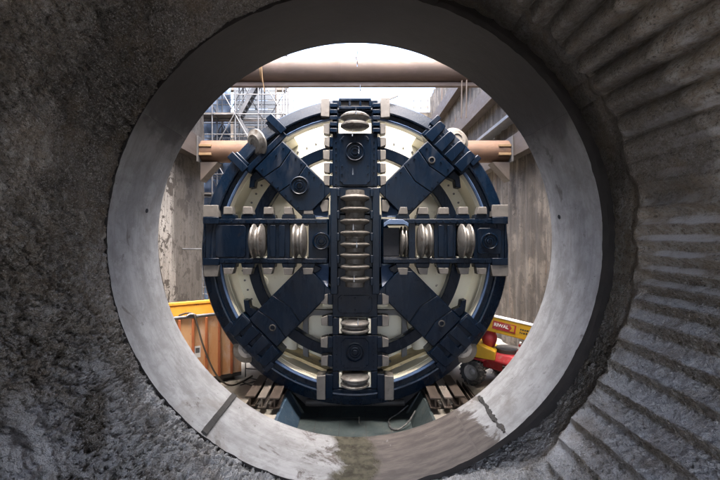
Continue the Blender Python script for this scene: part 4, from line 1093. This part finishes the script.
for i, z in enumerate(lev[:-1]):
    for j in range(4):
        a, b = (xs[j], xs[j + 1]) if (i + j) % 2 else (xs[j + 1], xs[j])
        obj('brace', MB().tube([(a, ysc[0] - 0.06, z), (b, ysc[0] - 0.06, z + 2.0)], 0.026, 8), M['galv'], sc)
        obj('brace', MB().tube([(b, ysc[2] + 0.1, z), (a, ysc[2] + 0.1, z + 2.0)], 0.026, 8), M['galv'], sc)
        obj('toe_board', MB().box(xs[j] + 0.05, xs[j + 1] - 0.05, 21.42, 21.45, z + 0.05, z + 0.22), M['beamgrey'], sc)
    # stair flight
    a, b = (-6.0, -4.9) if i % 2 else (-4.9, -6.0)
    for y in (20.5, 21.0): obj('stair_stringer', MB().bar((a, y, z), (b, y, z + 2.0), 0.05, 0.2, Vector((0, 0, 1))), M['galv'], sc, 0.005)
    st = MB()
    for k in range(8):
        t = (k + 0.5) / 8; st.box(a + (b - a) * t - 0.1, a + (b - a) * t + 0.1, 20.53, 20.97, z + 2 * t - 0.015, z + 2 * t + 0.015)
    obj('stair_tread', st, M['galv'], sc)
    obj('deck', MB().box(xs[0], -6.05, 20.05, 21.45, z + 0.04, z + 0.09), M['beamgrey'], sc)
obj('deck', MB().box(xs[0], xs[-1], 20.05, 21.45, 8.40, 8.47), M['beamgrey'], sc)
obj('toe_board', MB().box(xs[0], xs[-1], 19.9, 19.94, 8.42, 8.72), M['beamgrey'], sc)
# blue sheeting
V, F = [], []
nx_, nz_ = 48, 110
for i in range(nx_ + 1):
    for j in range(nz_ + 1):
        x = -8.95 + 2.15 * i / nx_; z = -4.6 + 13.4 * j / nz_
        y = 21.95 + 0.05 * math.sin(x * 14 + 1.7 * math.sin(z * 0.9)) + 0.06 * math.sin(z * 3.1 + x * 2) + 0.03 * math.sin(z * 7.3 - x * 5)
        V.append((x, y, z))
F = [(i * (nz_ + 1) + j, (i + 1) * (nz_ + 1) + j, (i + 1) * (nz_ + 1) + j + 1, i * (nz_ + 1) + j + 1) for i in range(nx_) for j in range(nz_)]
sh = obj('blue_sheeting', MB().add(V, F), M['sheet'])
so = sh.modifiers.new('thick', 'SOLIDIFY'); so.thickness = 0.01
tag(sh, 'tall strip of blue sheeting hanging beside the scaffold tower', 'sheeting')
mb = MB(); z = ZF
while z < 8.6:
    mb.box(-6.75, -4.45, 22.2 + 0.02 * (int(z * 10) % 3), 22.26 + 0.02 * (int(z * 10) % 3), z, z + 0.46)
    z += 0.5
bd = thing('timber_hoarding', (-6.5, 22.2, ZF), 'grey blue boarded hoarding behind the scaffold tower', 'hoarding')
obj('boards', mb, M['board'], bd, 0.01)
for x in (-6.7, -5.6, -4.5): obj('post', MB().box(x, x + 0.1, 22.35, 22.5, ZF, 8.9), M['beamgrey'], bd)
for x, nm in ((-5.35, 'wide'), (-4.45, 'narrow')):
    tag(obj('concrete_column', MB().box(x, x + (0.65 if nm == 'wide' else 0.4), 24.5, 25.2, ZF, 9.3), M['pale'], None, 0.02), f'{nm} pale concrete column seen through the scaffold tower', 'column')
tag(obj('steel_girder', MB().beam_i((-9, 23.5, 9.1), (-4.0, 23.5, 9.1), 0.4, 0.7, 0.06), M['beamgrey']), 'weathered grey girder spanning above the scaffold stairs', 'girder')
for x0, x1, nm in ((-6.6, -5.0, 'scaffold tower'), (4.7, 6.6, 'tall streaked wall')):
    g_ = thing('guard_railing', ((x0 + x1) / 2, 36.2, 11.5), f'small pale guard railing on the far pit edge next to the {nm}', 'railing')
    for x in np.linspace(x0, x1, 4): obj('post', MB().box(x - 0.04, x + 0.04, 36.16, 36.24, 11.5, 12.75), M['beamgrey'], g_)
    for z in (11.95, 12.6): obj('rail', MB().box(x0, x1, 36.1, 36.155, z, z + 0.16), M['beamgrey'], g_)

# ------------------------------------------------------------------ boom lift
ax_l = Vector((-0.75, -0.66, 0)).normalized(); ln = Vector((0.66, -0.75, 0)).normalized()
wc = Vector((3.83, 13.0, -4.28))
lift = thing('boom_lift', (5.0, 12.9, ZF), 'red and yellow boom lift parked on the pit floor beside the machine', 'boom lift')
lc = wc - ax_l * 0.85 + ln * 0.95; lc.z = 0
TL = lambda q: lc + ln * q.x + ax_l * q.y + Vector((0, 0, q.z))          # x along the machine, y towards its near side
def wheel(x, y, sgn):
    c = TL(Vector((x, y, wc.z)))
    T = lambda q: c + ln * q.x + Vector((0, 0, 1)) * q.y + ax_l * (q.z * sgn)
    w = obj('wheel', MB().lathe([(0.24, -0.15), (0.34, -0.16), (0.385, -0.13), (0.395, 0), (0.385, 0.13), (0.34, 0.16), (0.25, 0.14), (0.24, 0.1)], 40, T), M['rubber'], lift)
    tr = MB()
    for k in range(18):
        for sd in (-1, 1):
            a = 2 * math.pi * (k + (0.5 if sd > 0 else 0)) / 18
            e = lambda da, r: Vector((r * math.cos(a + da), r * math.sin(a + da), 0))
            pts = []
            for r in (0.37, 0.425):
                for (da, z) in ((-0.055, 0.0), (0.055, 0.0), (0.055 + 0.14, sd * 0.165), (-0.055 + 0.14, sd * 0.165)):
                    q = e(da, r - (0.02 if z else 0)); q.z = z; pts.append(T(q))
            tr.add(pts, [(0, 1, 2, 3), (7, 6, 5, 4), (0, 4, 5, 1), (1, 5, 6, 2), (2, 6, 7, 3), (3, 7, 4, 0)])
    obj('tyre_lugs', tr, M['rubber'], w, 0.006)
    obj('rim', MB().lathe([(0.25, 0.13), (0.235, 0.13), (0.22, 0.06), (0.12, 0.03), (0.09, 0.08), (0.07, 0.10), (0.005, 0.10)], 32, T), M['rim'], w)
wheel(-0.95, 0.85, 1); wheel(-0.95, -0.85, -1); wheel(0.95, 0.85, 1); wheel(0.95, -0.85, -1)
ch = MB()
sec = [(-0.62, -4.12), (-0.66, -3.85), (-0.5, -3.64), (0.5, -3.64), (0.66, -3.85), (0.62, -4.12)]
stn = [(-1.45, 0.72, -0.12), (-1.1, 0.95, -0.03), (-0.5, 1.0, 0.02), (0.5, 1.0, 0.02), (1.1, 0.95, -0.02), (1.45, 0.72, -0.12)]
V = []; 
for x, sc_, dz in stn:
    for y, z in sec: V.append(TL(Vector((x, y * sc_, z + (dz if z > -4 else 0)))))
F = [(i * 6 + j, i * 6 + (j + 1) % 6, (i + 1) * 6 + (j + 1) % 6, (i + 1) * 6 + j) for i in range(5) for j in range(6)] + [(0, 1, 2, 3, 4, 5), (35, 34, 33, 32, 31, 30)]
obj('chassis', MB().add(V, F), M['red'], lift, 0.03)
obj('mudguard', MB().box(-1.35, -0.55, 0.5, 0.9, -3.86, -3.80, TL), M['red'], lift, 0.02)
obj('axle', MB().tube([TL(Vector((-0.95, -0.8, wc.z))), TL(Vector((-0.95, 0.8, wc.z)))], 0.1, 12).tube([TL(Vector((0.95, -0.8, wc.z))), TL(Vector((0.95, 0.8, wc.z)))], 0.1, 12), M['darksteel'], lift)
obj('slew_ring', MB().lathe([(0.4, -3.66), (0.4, -3.5), (0.005, -3.5)], 32, lambda q: TL(Vector((q.x - 0.2, q.y, q.z)))), M['darksteel'], lift)
TC = lambda q: Vector((4.02, 12.75, 0)) + Vector((0.9, -0.43, 0)) * q.x + Vector((0.43, 0.9, 0)) * q.y + Vector((0, 0, q.z))
tu = MB().prism([(-0.45, -3.76), (0.42, -3.80), (0.44, -3.52), (0.2, -3.44), (-0.25, -3.30), (-0.45, -3.32)], 0.0, 0.95, lambda q: TC(Vector((q.x, q.z, q.y))))
obj('turret', tu, M['yellow'], lift, 0.03)
obj('pivot_cowl', MB().lathe([(0.005, 0.30), (0.10, 0.28), (0.19, 0.2), (0.245, 0.07), (0.24, -0.06), (0.19, -0.2), (0.14, -0.3), (0.005, -0.3)], 28, lambda q: Vector((4.40 + q.x, 13.1 + q.y, -3.2 + q.z))), M['red'], lift)
obj('fuel_tank', MB().box(0.0, 0.6, 0.67, 0.72, -4.1, -3.9, TL), M['darksteel'], lift, 0.01)
b0, b1 = Vector((4.22, 13.05, -2.66)), Vector((6.2, 12.05, -3.02))
bd_ = (b1 - b0).normalized(); bs = bd_.cross(Vector((0, 0, 1))).normalized(); bu = bs.cross(bd_)
if bs.y > 0: bs = -bs
TB = lambda q: b0 + bd_ * q.x + bs * q.y + bu * q.z
BL = (b1 - b0).length
bm_ = obj('boom', MB().box(0, BL, -0.14, 0.14, -0.24, 0.24, TB), M['yellow'], lift, 0.02)
obj('boom_top_strip', MB().box(0, BL, -0.15, 0.15, 0.243, 0.27, TB), M['white'], bm_)
lp = obj('sign_plate', MB().box(0.28, 0.98, 0.141, 0.148, -0.12, 0.14, TB), M['red'], bm_)
obj('sign_arrow', MB().prism([(0.80, -0.08), (0.86, 0.02), (0.80, 0.11), (0.93, 0.11), (0.93, -0.08)], 0.149, 0.152, lambda q: TB(Vector((q.x, q.z, q.y)))), M['yellow'], lp)
def text(body, size, u, v, mat, parent, name):
    c = bpy.data.curves.new(name, 'FONT'); c.body = body; c.size = size; c.extrude = 0.001; c.align_x = 'CENTER'; c.align_y = 'CENTER'; c.offset = 0.004
    c.materials.append(mat)
    o = bpy.data.objects.new(name, c); COL.objects.link(o)
    m4 = Matrix((bd_, bu, bs)).transposed().to_4x4()
    bpy.context.view_layer.update()
    me = bpy.data.meshes.new_from_object(o.evaluated_get(bpy.context.evaluated_depsgraph_get()))
    bpy.data.objects.remove(o)
    me.name = name; o = bpy.data.objects.new(name, me); COL.objects.link(o)
    o.parent = parent
    o.rotation_euler = m4.to_euler(); o.location = TB(Vector((u, 0.151, v))) - wpos(parent)
    return o
text('RIWAL', 0.145, 0.54, 0.02, M['white'], lp, 'sign_lettering')
mk = MB()
for row, z in ((0, 0.03), (1, -0.07)):
    x = 1.1
    while x < 1.58 - 0.1 * row:
        w_ = random.uniform(0.03, 0.06); mk.box(x, x + w_, 0.1405, 0.1435, z, z + random.uniform(0.045, 0.075), TB); x += w_ + 0.018
obj('small_print', mk, M['black'], bm_)
for u in (1.72, 1.92):
    obj('hazard_stripe', MB().prism([(u, -0.235), (u + 0.08, -0.235), (u + 0.03, 0.235), (u - 0.05, 0.235)], 0.1405, 0.1445, lambda q: TB(Vector((q.x, q.z, q.y)))), M['black'], bm_)
post = obj('marker_post', MB().tube([TL(Vector((0.35, 0.55, -3.64))), TL(Vector((0.5, 0.55, -3.1)))], 0.03, 10), M['white'], lift)
for k in range(3):
    a = Vector((0.35, 0.55, -3.64)).lerp(Vector((0.5, 0.55, -3.1)), 0.15 + 0.3 * k); b = Vector((0.35, 0.55, -3.64)).lerp(Vector((0.5, 0.55, -3.1)), 0.3 + 0.3 * k)
    obj('red_band', MB().tube([TL(a), TL(b)], 0.033, 10), M['red'], post)

# ------------------------------------------------------------------ water drips from the crown of the ring
for x, y, z in ((0.03, 9.2, 4.2), (0.05, 8.8, 3.9), (0.06, 8.6, 4.05), (0.02, 9.25, 3.0), (0.09, 9.3, 2.1), (-0.05, 9.3, 1.6), (-0.04, 9.3, 0.3), (0.04, 9.3, -0.1), (-0.06, 9.3, 2.5), (0.12, 9.2, 3.5), (-0.02, 9.3, -0.9), (0.07, 9.3, -1.9)):
    prof = [(0.0005, -0.085), (0.012, -0.075), (0.016, -0.055), (0.012, -0.015), (0.006, 0.045), (0.0005, 0.09)]
    tag(obj('water_drop', MB().lathe(prof, 10, lambda q: Vector((x + q.x, y + q.y, z + q.z))), M['water']), 'clear water drop falling from the crown of the concrete ring', 'water drop', 'water drops falling from the ring crown')
